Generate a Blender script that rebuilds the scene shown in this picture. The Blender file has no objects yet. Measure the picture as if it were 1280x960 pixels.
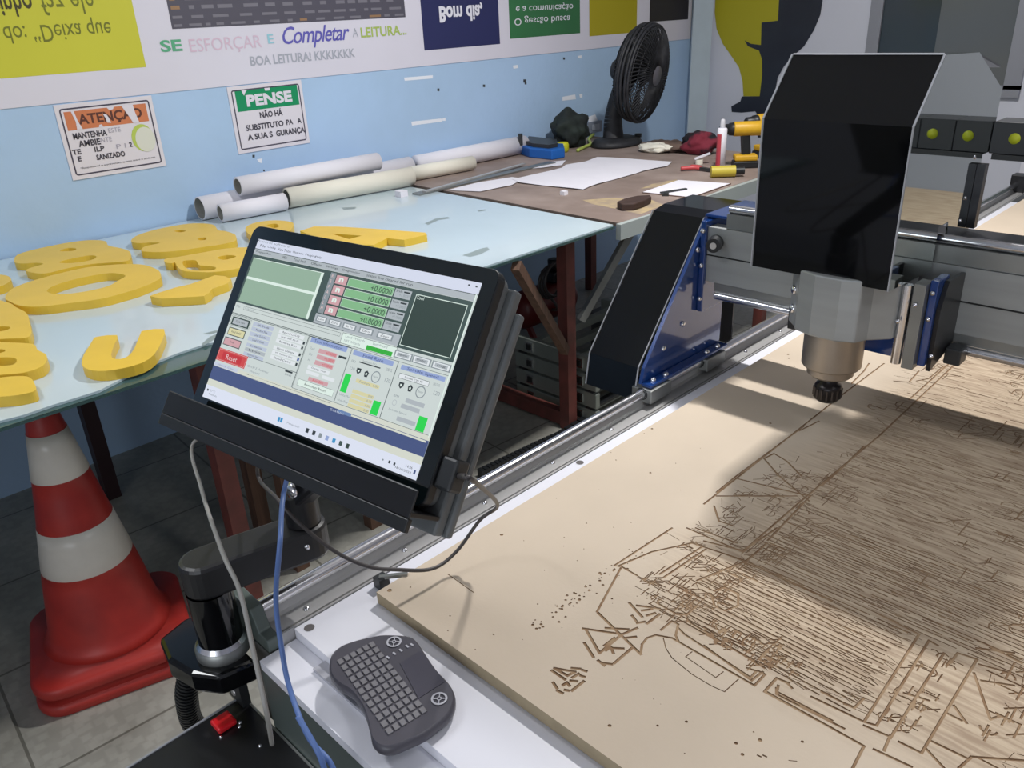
import bpy, bmesh, math, random
from mathutils import Vector, Matrix, noise
from mathutils.geometry import delaunay_2d_cdt
random.seed(7)
sc = bpy.context.scene
COL = sc.collection

# ---------------------------------------------------------------- camera calibration
F = 1014.0
def _d(x, y):
    v = Vector((x - 640.0, -(y - 480.0), -F)); v.normalize(); return v
AY = _d(1760, -43); AX = -_d(-470, 68)
AZ = AX.cross(AY); AZ.normalize(); AX = AY.cross(AZ)
R3 = Matrix((AX, AY, AZ))
CAM = Vector((0, 0, 1.6))
def ray(px, py): return R3 @ (Vector((px - 640.0, -(py - 480.0), -F)) / F)
def onz(px, py, z):
    r = ray(px, py); return CAM + r * ((z - CAM.z) / r.z)
def onx(px, py, x):
    r = ray(px, py); return CAM + r * ((x - CAM.x) / r.x)
def ony(px, py, y):
    r = ray(px, py); return CAM + r * ((y - CAM.y) / r.y)

# ---------------------------------------------------------------- materials
def lin(c):
    return tuple(((v / 255) / 12.92 if v / 255 <= 0.04045 else ((v / 255 + 0.055) / 1.055) ** 2.4) for v in c) + (1.0,)
MATS = {}
def mat(name, rgb, rough=0.6, metal=0.0, var=0.0, scale=8.0, bump=0.0, bscale=60.0, emit=0.0, coat=0.0, rgb2=None, spec=0.5, alpha=1.0, trans=0.0, stretch=None, detail=4.0, lo=0.35, hi=0.65):
    if name in MATS: return MATS[name]
    m = bpy.data.materials.new(name); m.use_nodes = True
    nt = m.node_tree; b = nt.nodes['Principled BSDF']
    b.inputs['Base Color'].default_value = lin(rgb)
    b.inputs['Roughness'].default_value = rough
    b.inputs['Metallic'].default_value = metal
    b.inputs['Specular IOR Level'].default_value = spec
    b.inputs['Alpha'].default_value = alpha
    b.inputs['Transmission Weight'].default_value = trans
    if coat: b.inputs['Coat Weight'].default_value = coat; b.inputs['Coat Roughness'].default_value = 0.05
    if emit:
        b.inputs['Base Color'].default_value = (0, 0, 0, 1); b.inputs['Emission Color'].default_value = lin(rgb)
        b.inputs['Emission Strength'].default_value = emit; b.inputs['Roughness'].default_value = 0.25
    tc = nt.nodes.new('ShaderNodeTexCoord'); mp = nt.nodes.new('ShaderNodeMapping')
    nt.links.new(tc.outputs['Object'], mp.inputs['Vector'])
    if stretch: mp.inputs['Scale'].default_value = stretch
    if (var > 0 or rgb2) and not emit:
        n = nt.nodes.new('ShaderNodeTexNoise'); n.inputs['Scale'].default_value = scale; n.inputs['Detail'].default_value = detail
        nt.links.new(mp.outputs['Vector'], n.inputs['Vector'])
        r = nt.nodes.new('ShaderNodeValToRGB')
        c = lin(rgb); c2 = lin(rgb2) if rgb2 else tuple(v * (1 - var) for v in c[:3]) + (1,)
        c1 = c if rgb2 else tuple(min(1, v * (1 + var)) for v in c[:3]) + (1,)
        r.color_ramp.elements[0].position = lo; r.color_ramp.elements[1].position = hi
        r.color_ramp.elements[0].color = c2; r.color_ramp.elements[1].color = c1
        nt.links.new(n.outputs['Fac'], r.inputs['Fac']); nt.links.new(r.outputs['Color'], b.inputs['Base Color'])
    if bump > 0:
        n2 = nt.nodes.new('ShaderNodeTexNoise'); n2.inputs['Scale'].default_value = bscale; n2.inputs['Detail'].default_value = 5
        nt.links.new(mp.outputs['Vector'], n2.inputs['Vector'])
        bp = nt.nodes.new('ShaderNodeBump'); bp.inputs['Strength'].default_value = bump; bp.inputs['Distance'].default_value = 0.01
        nt.links.new(n2.outputs['Fac'], bp.inputs['Height']); nt.links.new(bp.outputs['Normal'], b.inputs['Normal'])
    MATS[name] = m; return m

# ---------------------------------------------------------------- object helpers
def tag(o, label=None, cat=None, group=None, kind=None):
    if label: o['label'] = label
    if cat: o['category'] = cat
    if group: o['group'] = group
    if kind: o['kind'] = kind
    return o
def thing(name, label, cat, loc, group=None, rot=None):
    o = bpy.data.objects.new(name, None); COL.objects.link(o); o.empty_display_size = 0.05
    o.location = Vector(loc)
    if rot is not None: o.rotation_euler = rot.to_euler()
    o['_m'] = 1
    tag(o, label, cat, group); del o['_m']
    return o
def world_m(o):
    m = Matrix.LocRotScale(o.location, o.rotation_euler, o.scale)
    return world_m(o.parent) @ m if o.parent else m

_tc = {}
def text_mesh(s, bold=0.0, shear=0.0, spacing=1.0):
    k = (s, bold, shear, spacing)
    if k in _tc: return _tc[k]
    cu = bpy.data.curves.new('t', 'FONT'); cu.body = s; cu.size = 1.0; cu.offset = bold; cu.shear = shear
    cu.space_character = spacing; cu.resolution_u = 3
    o = bpy.data.objects.new('t', cu); COL.objects.link(o)
    dg = bpy.context.evaluated_depsgraph_get(); dg.update()
    me = bpy.data.meshes.new_from_object(o.evaluated_get(dg))
    vs = [(v.co.x, v.co.y) for v in me.vertices]; fs = [tuple(p.vertices) for p in me.polygons]
    bpy.data.objects.remove(o); bpy.data.curves.remove(cu); bpy.data.meshes.remove(me)
    if vs:
        x0 = min(v[0] for v in vs); x1 = max(v[0] for v in vs); y0 = min(v[1] for v in vs); y1 = max(v[1] for v in vs)
    else: x0 = x1 = y0 = y1 = 0
    _tc[k] = (vs, fs, x0, x1, y0, y1); return _tc[k]

class MB:
    def __init__(s): s.v = []; s.f = []; s.m = []; s.sm = []; s.mats = []
    def mi(s, m):
        if m not in s.mats: s.mats.append(m)
        return s.mats.index(m)
    def add(s, vs, fs, m=None, smooth=False):
        b = len(s.v); s.v += [Vector(p) for p in vs]
        i = s.mi(m) if m else 0
        for f in fs: s.f.append(tuple(b + k for k in f)); s.m.append(i); s.sm.append(smooth)
        return s
    def box(s, a, b, m=None, M=None):
        x0, y0, z0 = a; x1, y1, z1 = b
        vs = [Vector(p) for p in ((x0,y0,z0),(x1,y0,z0),(x1,y1,z0),(x0,y1,z0),(x0,y0,z1),(x1,y0,z1),(x1,y1,z1),(x0,y1,z1))]
        if M: vs = [M @ p for p in vs]
        return s.add(vs, [(0,3,2,1),(4,5,6,7),(0,1,5,4),(1,2,6,5),(2,3,7,6),(3,0,4,7)], m)
    def bar(s, p, q, w, h, m=None, up=(0,0,1)):
        p = Vector(p); q = Vector(q); d = (q - p); L = d.length; d.normalize(); up = Vector(up)
        if abs(d.dot(up)) > 0.98: up = Vector((1,0,0))
        a = d.cross(up).normalized(); c = a.cross(d).normalized()
        M = Matrix((a, d, c)).transposed().to_4x4(); M.translation = p
        return s.box((-w/2, 0, -h/2), (w/2, L, h/2), m, M)
    def cyl(s, p, q, r, m=None, n=20, r2=None, cap=True, smooth=True):
        p = Vector(p); q = Vector(q); d = (q - p).normalized(); r2 = r if r2 is None else r2
        t = Vector((0,0,1)) if abs(d.z) < .9 else Vector((1,0,0))
        a = d.cross(t).normalized(); b = d.cross(a)
        vs = []
        for c, rr in ((p, r), (q, r2)):
            for i in range(n):
                w = 2*math.pi*i/n; vs.append(c + (a*math.cos(w) + b*math.sin(w))*rr)
        s.add(vs, [(i, (i+1) % n, n + (i+1) % n, n + i) for i in range(n)], m, smooth)
        if cap: s.add(vs[:n], [tuple(range(n-1,-1,-1))], m); s.add(vs[n:], [tuple(range(n))], m)
        return s
    def lathe(s, c, prof, m=None, n=32, ax=(0,0,1), smooth=True):
        c = Vector(c); d = Vector(ax).normalized(); t = Vector((0,0,1)) if abs(d.z) < .9 else Vector((1,0,0))
        a = t.cross(d).normalized(); b = d.cross(a); vs = []; fs = []
        for r, h in prof:
            for i in range(n):
                w = 2*math.pi*i/n; vs.append(c + d*h + (a*math.cos(w) + b*math.sin(w))*r)
        for k in range(len(prof)-1):
            for i in range(n): fs.append((k*n+i, k*n+(i+1)%n, (k+1)*n+(i+1)%n, (k+1)*n+i))
        return s.add(vs, fs, m, smooth)
    def tube(s, pts, r, m=None, n=8, smooth=True, res=6):
        P = catmull([Vector(p) for p in pts], res) if res > 1 else [Vector(p) for p in pts]
        vs = []; prev = None
        for i, p in enumerate(P):
            d = (P[min(i+1, len(P)-1)] - P[max(i-1, 0)]).normalized()
            if prev is None:
                t = Vector((0,0,1)) if abs(d.z) < .9 else Vector((1,0,0)); a = d.cross(t).normalized()
            else: a = (prev - d*prev.dot(d)).normalized()
            prev = a; b = d.cross(a)
            for k in range(n):
                w = 2*math.pi*k/n; vs.append(p + (a*math.cos(w) + b*math.sin(w))*r)
        fs = [(i*n+k, i*n+(k+1)%n, (i+1)*n+(k+1)%n, (i+1)*n+k) for i in range(len(P)-1) for k in range(n)]
        fs += [tuple(range(n-1,-1,-1)), tuple((len(P)-1)*n+k for k in range(n))]
        return s.add(vs, fs, m, smooth)
    def prism(s, poly, vec, m=None, m2=None):
        poly = [Vector(p) for p in poly]; v = Vector(vec); n = len(poly)
        s.add(poly + [p + v for p in poly], [tuple(range(n)), tuple(range(2*n-1, n-1, -1))], m)
        s.add(poly + [p + v for p in poly], [(i, n+i, n+(i+1)%n, (i+1)%n) for i in range(n)], m2 or m)
        return s
    def text(s, st, org, ax, up, w=None, h=None, m=None, bold=0.0, shear=0.0, flip=False, align='l', spacing=1.0):
        """org = lower-left corner of the text block; fitted to width w and height h"""
        vs, fs, x0, x1, y0, y1 = text_mesh(st, bold, shear, spacing)
        if not vs: return s
        org = Vector(org); ax = Vector(ax); up = Vector(up)
        H = (y1-y0); W = (x1-x0)
        if h is None: h = w*H/W
        if w is None: w = h*W/H
        sx = w/W; sy = h/H
        off = 0 if align == 'l' else (-w/2 if align == 'c' else -w)
        out = []
        for x, y in vs:
            yy = (y-y0)*sy
            if flip: yy = h - yy
            out.append(org + ax*((x-x0)*sx + off) + up*yy)
        return s.add(out, fs, m)
    def build(s, name, m=None, parent=None, loc=None, local=False, label=None, cat=None, group=None, kind=None, bevel=0.0, weld=False, segs=2):
        me = bpy.data.meshes.new(name)
        if parent is not None and not local:
            Mi = world_m(parent).inverted(); vs = [Mi @ p for p in s.v]
        elif loc is not None: vs = [p - Vector(loc) for p in s.v]
        else: vs = s.v
        me.from_pydata([tuple(p) for p in vs], [], s.f)
        for mm in (s.mats or [m]): me.materials.append(mm)
        for i, p in enumerate(me.polygons): p.material_index = s.m[i]; p.use_smooth = s.sm[i]
        if weld or bevel:
            bm = bmesh.new(); bm.from_mesh(me); bmesh.ops.remove_doubles(bm, verts=bm.verts, dist=1e-5)
            bm.to_mesh(me); bm.free()
        me.update()
        o = bpy.data.objects.new(name, me); COL.objects.link(o)
        if parent is not None: o.parent = parent
        elif loc is not None: o.location = Vector(loc)
        if bevel:
            md = o.modifiers.new('bevel', 'BEVEL'); md.width = bevel; md.segments = segs; md.limit_method = 'ANGLE'; md.angle_limit = math.radians(40)
        tag(o, label, cat, group, kind); return o

def catmull(P, res=6, closed=False):
    out = []; n = len(P)
    rng = range(n) if closed else range(n-1)
    for i in rng:
        if closed: p0, p1, p2, p3 = P[(i-1)%n], P[i], P[(i+1)%n], P[(i+2)%n]
        else: p0, p1, p2, p3 = P[max(i-1,0)], P[i], P[i+1], P[min(i+2,n-1)]
        for k in range(res):
            t = k/res; out.append(0.5*((2*p1) + (p2-p0)*t + (2*p0-5*p1+4*p2-p3)*t*t + (3*p1-p0-3*p2+p3)*t**3))
    if not closed: out.append(P[-1])
    return out
def dup(root, loc, label=None):
    r = root.copy(); COL.objects.link(r); r.location = Vector(loc)
    if label: r['label'] = label
    for ch in [c for c in bpy.data.objects if c.parent == root]:
        c = ch.copy(); COL.objects.link(c); c.parent = r
    return r
def curve_solid(name, outline, holes, z0, z1, m, loc, smooth=True, closed_res=4, **kw):
    """flat extruded shape with holes, outline given as world XY points"""
    mb = MB()
    loops = []
    for lp in [outline] + holes:
        P = [Vector((p[0], p[1], 0)) for p in lp]
        if smooth: P = catmull(P, closed_res, True)
        loops.append(P)
    verts = []; faces = []; edges = []
    for P in loops:
        ar = sum(P[i-1].x*P[i].y - P[i].x*P[i-1].y for i in range(len(P)))
        if ar < 0: P = P[::-1]
        b = len(verts); verts += [Vector((p.x, p.y)) for p in P]; n = len(P)
        faces.append(list(range(b, b+n)))
    vo, eo, fo, a, bb, of = delaunay_2d_cdt(verts, [], faces, 1, 1e-6)
    keep = [f for f, src in zip(fo, of) if 0 in src and not any(k in src for k in range(1, len(loops)))]
    vt = [Vector((v.x, v.y, z1)) for v in vo]; vb = [Vector((v.x, v.y, z0)) for v in vo]
    def ccw(f):
        p = [vt[i] for i in f]; return (p[1]-p[0]).cross(p[2]-p[0]).z > 0
    keep = [f if ccw(f) else list(reversed(f)) for f in keep]
    mb.add(vt, [tuple(f) for f in keep], m); mb.add(vb, [tuple(reversed(f)) for f in keep], m)
    cnt = {}
    for f in keep:
        for i in range(len(f)):
            e = (f[i], f[(i+1) % len(f)]); cnt[e] = cnt.get(e, 0) + 1
    N = len(vt)
    mb.add(vt + vb, [(a_, N+a_, N+b_, b_) for (a_, b_) in cnt if (b_, a_) not in cnt], m)
    return mb.build(name, m, loc=loc, **kw)
X = Vector((1,0,0)); Y = Vector((0,1,0)); Z = Vector((0,0,1))

# ================================================================ MATERIALS
M_wall = None
def wall_material():
    m = bpy.data.materials.new('painted_wall'); m.use_nodes = True; nt = m.node_tree; b = nt.nodes['Principled BSDF']
    n = nt.nodes.new('ShaderNodeTexNoise'); n.inputs['Scale'].default_value = 1.6; n.inputs['Detail'].default_value = 6
    g = nt.nodes.new('ShaderNodeNewGeometry'); nt.links.new(g.outputs['Position'], n.inputs['Vector'])
    r = nt.nodes.new('ShaderNodeValToRGB'); r.color_ramp.elements[0].position = .3; r.color_ramp.elements[1].position = .7
    r.color_ramp.elements[0].color = lin((164, 192, 220)); r.color_ramp.elements[1].color = lin((174, 203, 236))
    nt.links.new(n.outputs['Fac'], r.inputs['Fac']); nt.links.new(r.outputs['Color'], b.inputs['Base Color'])
    b.inputs['Roughness'].default_value = .55
    n2 = nt.nodes.new('ShaderNodeTexNoise'); n2.inputs['Scale'].default_value = 25; nt.links.new(g.outputs['Position'], n2.inputs['Vector'])
    bp = nt.nodes.new('ShaderNodeBump'); bp.inputs['Strength'].default_value = .15; bp.inputs['Distance'].default_value = .01
    nt.links.new(n2.outputs['Fac'], bp.inputs['Height']); nt.links.new(bp.outputs['Normal'], b.inputs['Normal'])
    return m
def floor_material():
    m = bpy.data.materials.new('floor_tiles'); m.use_nodes = True; nt = m.node_tree; b = nt.nodes['Principled BSDF']
    g = nt.nodes.new('ShaderNodeNewGeometry'); mp = nt.nodes.new('ShaderNodeMapping'); nt.links.new(g.outputs['Position'], mp.inputs['Vector'])
    mp.inputs['Rotation'].default_value = (0, 0, math.radians(4))
    br = nt.nodes.new('ShaderNodeTexBrick'); br.offset = 0; br.inputs['Scale'].default_value = 1; br.inputs['Brick Width'].default_value = .45
    br.inputs['Row Height'].default_value = .45; br.inputs['Mortar Size'].default_value = .004
    br.inputs['Color1'].default_value = lin((176, 174, 166)); br.inputs['Color2'].default_value = lin((168, 166, 158)); br.inputs['Mortar'].default_value = lin((120, 118, 110))
    nt.links.new(mp.outputs['Vector'], br.inputs['Vector'])
    vo = nt.nodes.new('ShaderNodeTexVoronoi'); vo.inputs['Scale'].default_value = 38; vo.distance = 'CHEBYCHEV'; nt.links.new(mp.outputs['Vector'], vo.inputs['Vector'])
    n = nt.nodes.new('ShaderNodeTexNoise'); n.inputs['Scale'].default_value = 5; n.inputs['Detail'].default_value = 6; nt.links.new(g.outputs['Position'], n.inputs['Vector'])
    r = nt.nodes.new('ShaderNodeValToRGB'); r.color_ramp.elements[0].color = (.72,.72,.7,1); r.color_ramp.elements[1].color = (1,1,1,1); r.color_ramp.elements[0].position = .3; r.color_ramp.elements[1].position = .7
    nt.links.new(n.outputs['Fac'], r.inputs['Fac'])
    r2 = nt.nodes.new('ShaderNodeValToRGB'); r2.color_ramp.elements[0].color = (1,1,1,1); r2.color_ramp.elements[1].color = (.8,.8,.79,1); r2.color_ramp.elements[0].position = .3; r2.color_ramp.elements[1].position = .55
    nt.links.new(vo.outputs['Distance'], r2.inputs['Fac'])
    mx = nt.nodes.new('ShaderNodeMixRGB'); mx.blend_type = 'MULTIPLY'; mx.inputs[0].default_value = 1
    nt.links.new(br.outputs['Color'], mx.inputs[1]); nt.links.new(r.outputs['Color'], mx.inputs[2])
    mx2 = nt.nodes.new('ShaderNodeMixRGB'); mx2.blend_type = 'MULTIPLY'; mx2.inputs[0].default_value = .7
    nt.links.new(mx.outputs['Color'], mx2.inputs[1]); nt.links.new(r2.outputs['Color'], mx2.inputs[2])
    nt.links.new(mx2.outputs['Color'], b.inputs['Base Color']); b.inputs['Roughness'].default_value = .4
    return m
wall_m = wall_material(); floor_m = floor_material()
white_paint = mat('white_paint', (205, 205, 214), .6, var=.03, scale=2)
grey_wall = mat('back_wall_paint', (206, 208, 218), .6, var=.03, scale=1.5)
banner_m = mat('banner_vinyl', (216, 214, 226), .45, var=.02, scale=2)
alu = mat('brushed_aluminium', (188, 187, 186), .36, .55, var=.06, scale=14, stretch=(1, .05, 1), bump=.02)
alu_dull = mat('dull_aluminium', (150, 152, 150), .42, .85, var=.08, scale=10, bump=.03)
alu_grey = mat('anodised_grey', (158, 161, 161), .42, .4, var=.07, scale=12, stretch=(.2, 1, 3), bump=.02)
chrome = mat('polished_steel', (228, 228, 232), .2, 1.0)
steel_warm = mat('turned_steel', (170, 160, 148), .36, .85, var=.05, scale=20)
blk_gloss = mat('black_acrylic', (10, 11, 13), .05, 0, spec=.5)
mirror_blk = mat('mirror_black_acrylic', (8, 9, 9), .03)
mb_ = mirror_blk.node_tree.nodes['Principled BSDF']; mb_.inputs['Metallic'].default_value = 1; mb_.inputs['Base Color'].default_value = lin((205, 211, 207))
mon_plastic = mat('monitor_side_plastic', (96, 99, 100), .4, var=.05, scale=30)
blk_satin = mat('black_powder_coat', (22, 22, 25), .35, var=.1, scale=20)
blk_plastic = mat('black_plastic', (26, 28, 31), .42, var=.05, scale=30)
dk_plastic = mat('dark_grey_plastic', (44, 46, 48), .4, var=.05, scale=30)
edge_clear = mat('acrylic_edge', (170, 172, 178), .25)
blue_metal = mat('blue_painted_steel', (22, 62, 130), .16, .1, coat=1.0, var=.05, scale=8)
mdf = mat('mdf_board', (202, 186, 166), .75, var=.035, scale=5, bump=.05, bscale=180, detail=8)
def mdf_wear(m):
    nt = m.node_tree; b = nt.nodes['Principled BSDF']; src = b.inputs['Base Color'].links[0].from_socket
    g = nt.nodes.new('ShaderNodeNewGeometry'); sep = nt.nodes.new('ShaderNodeSeparateXYZ')
    n0 = nt.nodes.new('ShaderNodeTexNoise'); n0.inputs['Scale'].default_value = 7; n0.inputs['Detail'].default_value = 5; nt.links.new(g.outputs['Position'], n0.inputs['Vector'])
    mm = nt.nodes.new('ShaderNodeVectorMath'); mm.operation = 'SCALE'; mm.inputs['Scale'].default_value = .16; nt.links.new(n0.outputs['Color'], mm.inputs[0])
    ad = nt.nodes.new('ShaderNodeVectorMath'); nt.links.new(g.outputs['Position'], ad.inputs[0]); nt.links.new(mm.outputs[0], ad.inputs[1]); nt.links.new(ad.outputs[0], sep.inputs[0])
    def rng(sock, a, c):
        q = nt.nodes.new('ShaderNodeMapRange'); q.inputs[1].default_value = a; q.inputs[2].default_value = c; nt.links.new(sock, q.inputs[0]); return q.outputs[0]
    mu = nt.nodes.new('ShaderNodeMath'); mu.operation = 'MULTIPLY'; nt.links.new(rng(sep.outputs[0], -.50, -.38), mu.inputs[0]); nt.links.new(rng(sep.outputs[1], .78, .86), mu.inputs[1])
    mp = nt.nodes.new('ShaderNodeMapping'); mp.inputs['Scale'].default_value = (14, 160, 1); nt.links.new(g.outputs['Position'], mp.inputs['Vector'])
    n1 = nt.nodes.new('ShaderNodeTexNoise'); n1.inputs['Scale'].default_value = 1; n1.inputs['Detail'].default_value = 6; nt.links.new(mp.outputs[0], n1.inputs['Vector'])
    r1 = nt.nodes.new('ShaderNodeValToRGB'); r1.color_ramp.elements[0].position = .35; r1.color_ramp.elements[1].position = .62
    r1.color_ramp.elements[0].color = lin((156, 132, 108)); r1.color_ramp.elements[1].color = lin((198, 178, 152)); nt.links.new(n1.outputs['Fac'], r1.inputs['Fac'])
    m2 = nt.nodes.new('ShaderNodeMath'); m2.operation = 'MULTIPLY'; m2.inputs[1].default_value = .85; nt.links.new(mu.outputs[0], m2.inputs[0])
    mx = nt.nodes.new('ShaderNodeMixRGB'); nt.links.new(m2.outputs[0], mx.inputs[0]); nt.links.new(src, mx.inputs[1]); nt.links.new(r1.outputs['Color'], mx.inputs[2])
    nt.links.new(mx.outputs['Color'], b.inputs['Base Color'])
mdf_wear(mdf)
mdf_edge = mat('mdf_edge', (168, 152, 124), .85, var=.06, scale=40)
mdf_cut = mat('mdf_cut', (166, 140, 110), .9, rgb2=(138, 108, 80), scale=40)
white_lam = mat('white_laminate', (226, 226, 234), .35, var=.012, scale=4)
steel_green = mat('grey_green_steel', (96, 106, 102), .4, .25, var=.06, scale=6)
red_rubber = mat('red_orange_pvc', (180, 50, 42), .42, rgb2=(156, 40, 36), scale=9)
refl_white = mat('reflective_white_band', (214, 208, 198), .3, var=.05, scale=12)
yellow_l = mat('yellow_acrylic_foam', (226, 188, 62), .42, var=.03, scale=10)
rust_red = mat('red_oxide_paint', (114, 60, 54), .55, rgb2=(92, 52, 46), scale=14)
brown_wood = mat('brown_wood', (104, 76, 60), .7, rgb2=(80, 58, 46), scale=10, stretch=(6, 6, .6))
dark_leg = mat('dark_maroon_paint', (44, 24, 28), .5, var=.1)
paper = mat('white_paper', (226, 224, 232), .7, var=.02, scale=6)
paper_cream = mat('cream_paper', (226, 222, 208), .7, var=.03, scale=6)
paper_in = mat('paper_roll_end', (150, 150, 146), .8, var=.1, scale=30)
key_m = mat('key_rubber', (118, 116, 120), .5)
kb_m = mat('keyboard_shell', (76, 74, 82), .4, var=.04, scale=20)
print_lt = mat('light_grey_print', (182, 182, 190), .5)
cable_blue = mat('blue_cable', (92, 120, 178), .45)
cable_grey = mat('grey_cable', (150, 148, 144), .5)
cable_dark = mat('charcoal_cable', (66, 62, 62), .45)
red_sw = mat('red_switch', (220, 30, 40), .3)
glass_m = mat('green_tinted_glass', (120, 160, 158), .06, trans=.75, spec=.5)
sheet_m = mat('white_painted_glass_top', (190, 206, 214), .16, var=.03, scale=3, coat=.3)
board_m = mat('stained_brown_board', (156, 140, 132), .6, rgb2=(128, 112, 104), scale=5, detail=8)
yel_tool = mat('yellow_tool_plastic', (206, 160, 34), .45, var=.06, scale=30)
blue_tool = mat('blue_tool_plastic', (26, 96, 178), .4)
teal_leaf = mat('dark_green_cloth', (36, 46, 42), .85, rgb2=(22, 28, 30), scale=16)
dust_blk = mat('dusty_black_plastic', (40, 41, 46), .6, rgb2=(24, 25, 29), scale=25)

# ================================================================ ROOM SHELL
WX = -3.28
f = MB(); f.box((-3.4, -2.5, -.1), (3.2, 5.2, 0), floor_m); f.build('floor', kind='structure')
f = MB(); f.box((WX-.12, -2.5, 0), (WX, 5.2, 3.2), wall_m)
def wpatch(mb, pts, m, d=.0006):
    P = [onx(x, y, WX + d) for x, y in pts]; mb.add(P, [tuple(range(len(P)))], m)
chip = mat('bare_plaster_chip', (232, 236, 244), .6)
nick = mat('dark_nick', (60, 64, 70), .8)
for pts in (((505,97),(541,94),(541,98),(506,101)), ((514,152),(552,148),(553,152),(515,157)), ((641,82),(647,81),(648,85),(642,86)), ((703,121),(719,118),(720,124),(703,126)),
            ((724,118),(728,117),(728,122),(725,122)), ((722,70),(727,69),(727,73),(723,73)), ((735,146),(744,143),(748,152),(736,155)), ((553,148),(557,147),(557,151),(553,151)), ((321,199),(328,198),(327,204),(324,203))):
    wpatch(f, pts, chip)
for x, y, r in ((548,112,1.4),(605,107,1.4),(656,101,1.8),(657,104,1.2),(317,195,1.5),(705,73,1.2),(330,213,1)):
    wpatch(f, [(x-r,y-r),(x+r,y-r),(x+r,y+r*1.4),(x-r,y+r*1.2)], nick)
f.build('wall_left', kind='structure')
BY = 5.1
f = MB(); f.box((WX-.12, BY, 0), (3.2, BY+.12, 3.2), grey_wall); f.build('wall_back', kind='structure')
f = MB(); f.box((-3.4, -2.5, 3.2), (3.2, 5.2, 3.3), white_paint); f.build('ceiling', kind='structure')
f = MB(); f.box((3.2, -2.5, 0), (3.32, 5.2, 3.2), white_paint); f.build('wall_right', kind='structure')
f = MB(); f.box((WX-.12, -2.62, 0), (3.2, -2.5, 3.2), white_paint); f.build('wall_front', kind='structure')
# dark window on the back wall
fr = mat('window_frame_grey', (150, 152, 160), .4, .3)
pane_d = mat('dark_window_glass', (50, 60, 66), .12); pane_l = mat('grey_window_glass', (98, 102, 104), .15)
f = MB()
f.box((-2.12, BY-.03, 1.10), (-2.05, BY, 2.3), fr); f.box((-1.36, BY-.03, 1.10), (-1.28, BY, 2.3), fr)
f.box((-2.12, BY-.03, 1.06), (-1.28, BY, 1.12), fr); f.box((-2.12, BY-.03, 2.3), (-1.28, BY, 2.36), fr)
w = f.build('window_1', kind='structure')
f = MB(); f.box((-2.05, BY-.015, 1.12), (-1.74, BY-.002, 2.3), pane_d); f.build('window_pane', parent=w)
f = MB(); f.box((-1.74, BY-.02, 1.12), (-1.36, BY-.004, 2.3), pane_l); f.build('window_pane', parent=w, label='lighter grey sliding pane')
# dark door with white edge
f = MB(); f.box((-1.20, BY-.03, 0), (-1.17, BY, 2.1), white_lam); f.box((-.32, BY-.03, 0), (-.28, BY, 2.1), white_lam); f.box((-1.20, BY-.03, 2.1), (-.28, BY, 2.13), white_lam)
w = f.build('door_1', kind='structure')
f = MB(); f.box((-1.17, BY-.02, 0), (-.32, BY-.002, 2.1), mat('dark_green_door', (56, 72, 66), .35)); f.build('door_panel', parent=w)

# printed banner over the upper wall
Yc = lambda y: Vector((WX+.004, y, 0))
b = MB(); b.box((WX, -1.2, 1.373), (WX+.003, 5.02, 2.6), banner_m)
def bq(y0, y1, z0, z1, m, d=.0036): b.add([(WX+d,y0,z0),(WX+d,y1,z0),(WX+d,y1,z1),(WX+d,y0,z1)], [(0,1,2,3)], m)
p_yel = mat('print_yellow', (200, 198, 60), .45, var=.03, scale=2); p_dk = mat('print_charcoal', (84, 82, 94), .45); p_navy = mat('print_navy', (44, 48, 92), .45)
p_grn = mat('print_green', (60, 122, 78), .4, rgb2=(50, 104, 66), scale=1.2); p_gold = mat('print_gold', (170, 158, 30), .45); p_blk = mat('print_black', (38, 36, 48), .45)
p_txt = mat('print_olive_text', (112, 116, 34), .5); p_txtb = mat('print_dark_olive', (66, 62, 30), .5); p_white = mat('print_white', (226, 226, 236), .5)
bq(-.9, 1.36, 1.4685, 2.3, p_yel); bq(1.49, 2.62, 1.593, 2.3, p_dk); bq(2.717, 3.232, 1.4425, 1.9, p_navy)
bq(3.308, 3.88, 1.463, 1.9, p_grn); bq(3.962, 4.417, 1.442, 1.9, p_gold); bq(4.547, 4.975, 1.494, 1.9, p_blk)
D2 = WX+.0042
b.text('a do: \u201cDeixa que', (D2, .868, 1.573), Y, Z, w=.395, h=.072, m=p_txt, flip=True)
b.text('orinho', (D2, .868, 1.655), Y, Z, w=.155, h=.075, m=p_txtb, flip=True, bold=.015)
b.text('faz ele', (D2, 1.05, 1.655), Y, Z, w=.175, h=.075, m=p_txt, flip=True)
tgrn = mat('print_text_green', (88, 168, 128), .5); tpink = mat('print_text_pink', (214, 190, 208), .5); tcy = mat('print_text_cyan', (150, 200, 214), .5)
tpur = mat('print_text_purple', (96, 92, 178), .5); tlim = mat('print_text_lime', (168, 190, 96), .5); tgry = mat('print_text_grey', (168, 172, 184), .5)
b.text('SE', (D2, 1.43, 1.515), Y, Z, w=.085, h=.042, m=tgrn, bold=.03)
b.text('ESFOR\u00c7AR', (D2, 1.545, 1.497), Y, Z, w=.31, h=.058, m=tpink)
b.text('E', (D2, 1.885, 1.520), Y, Z, w=.028, h=.036, m=tcy, bold=.02)
b.text('Completar', (D2, 1.955, 1.492), Y, Z, w=.34, h=.088, m=tpur, shear=.35, bold=.008, spacing=.9)
b.text('A', (D2, 2.31, 1.523), Y, Z, w=.03, h=.036, m=tgry, bold=.01)
b.text('LEITURA...', (D2, 2.355, 1.518), Y, Z, w=.262, h=.042, m=tlim, bold=.02)
b.text('BOA LEITURA! KKKKKKK', (D2, 1.79, 1.440), Y, Z, w=.52, h=.037, m=tgry, bold=.02)
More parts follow.
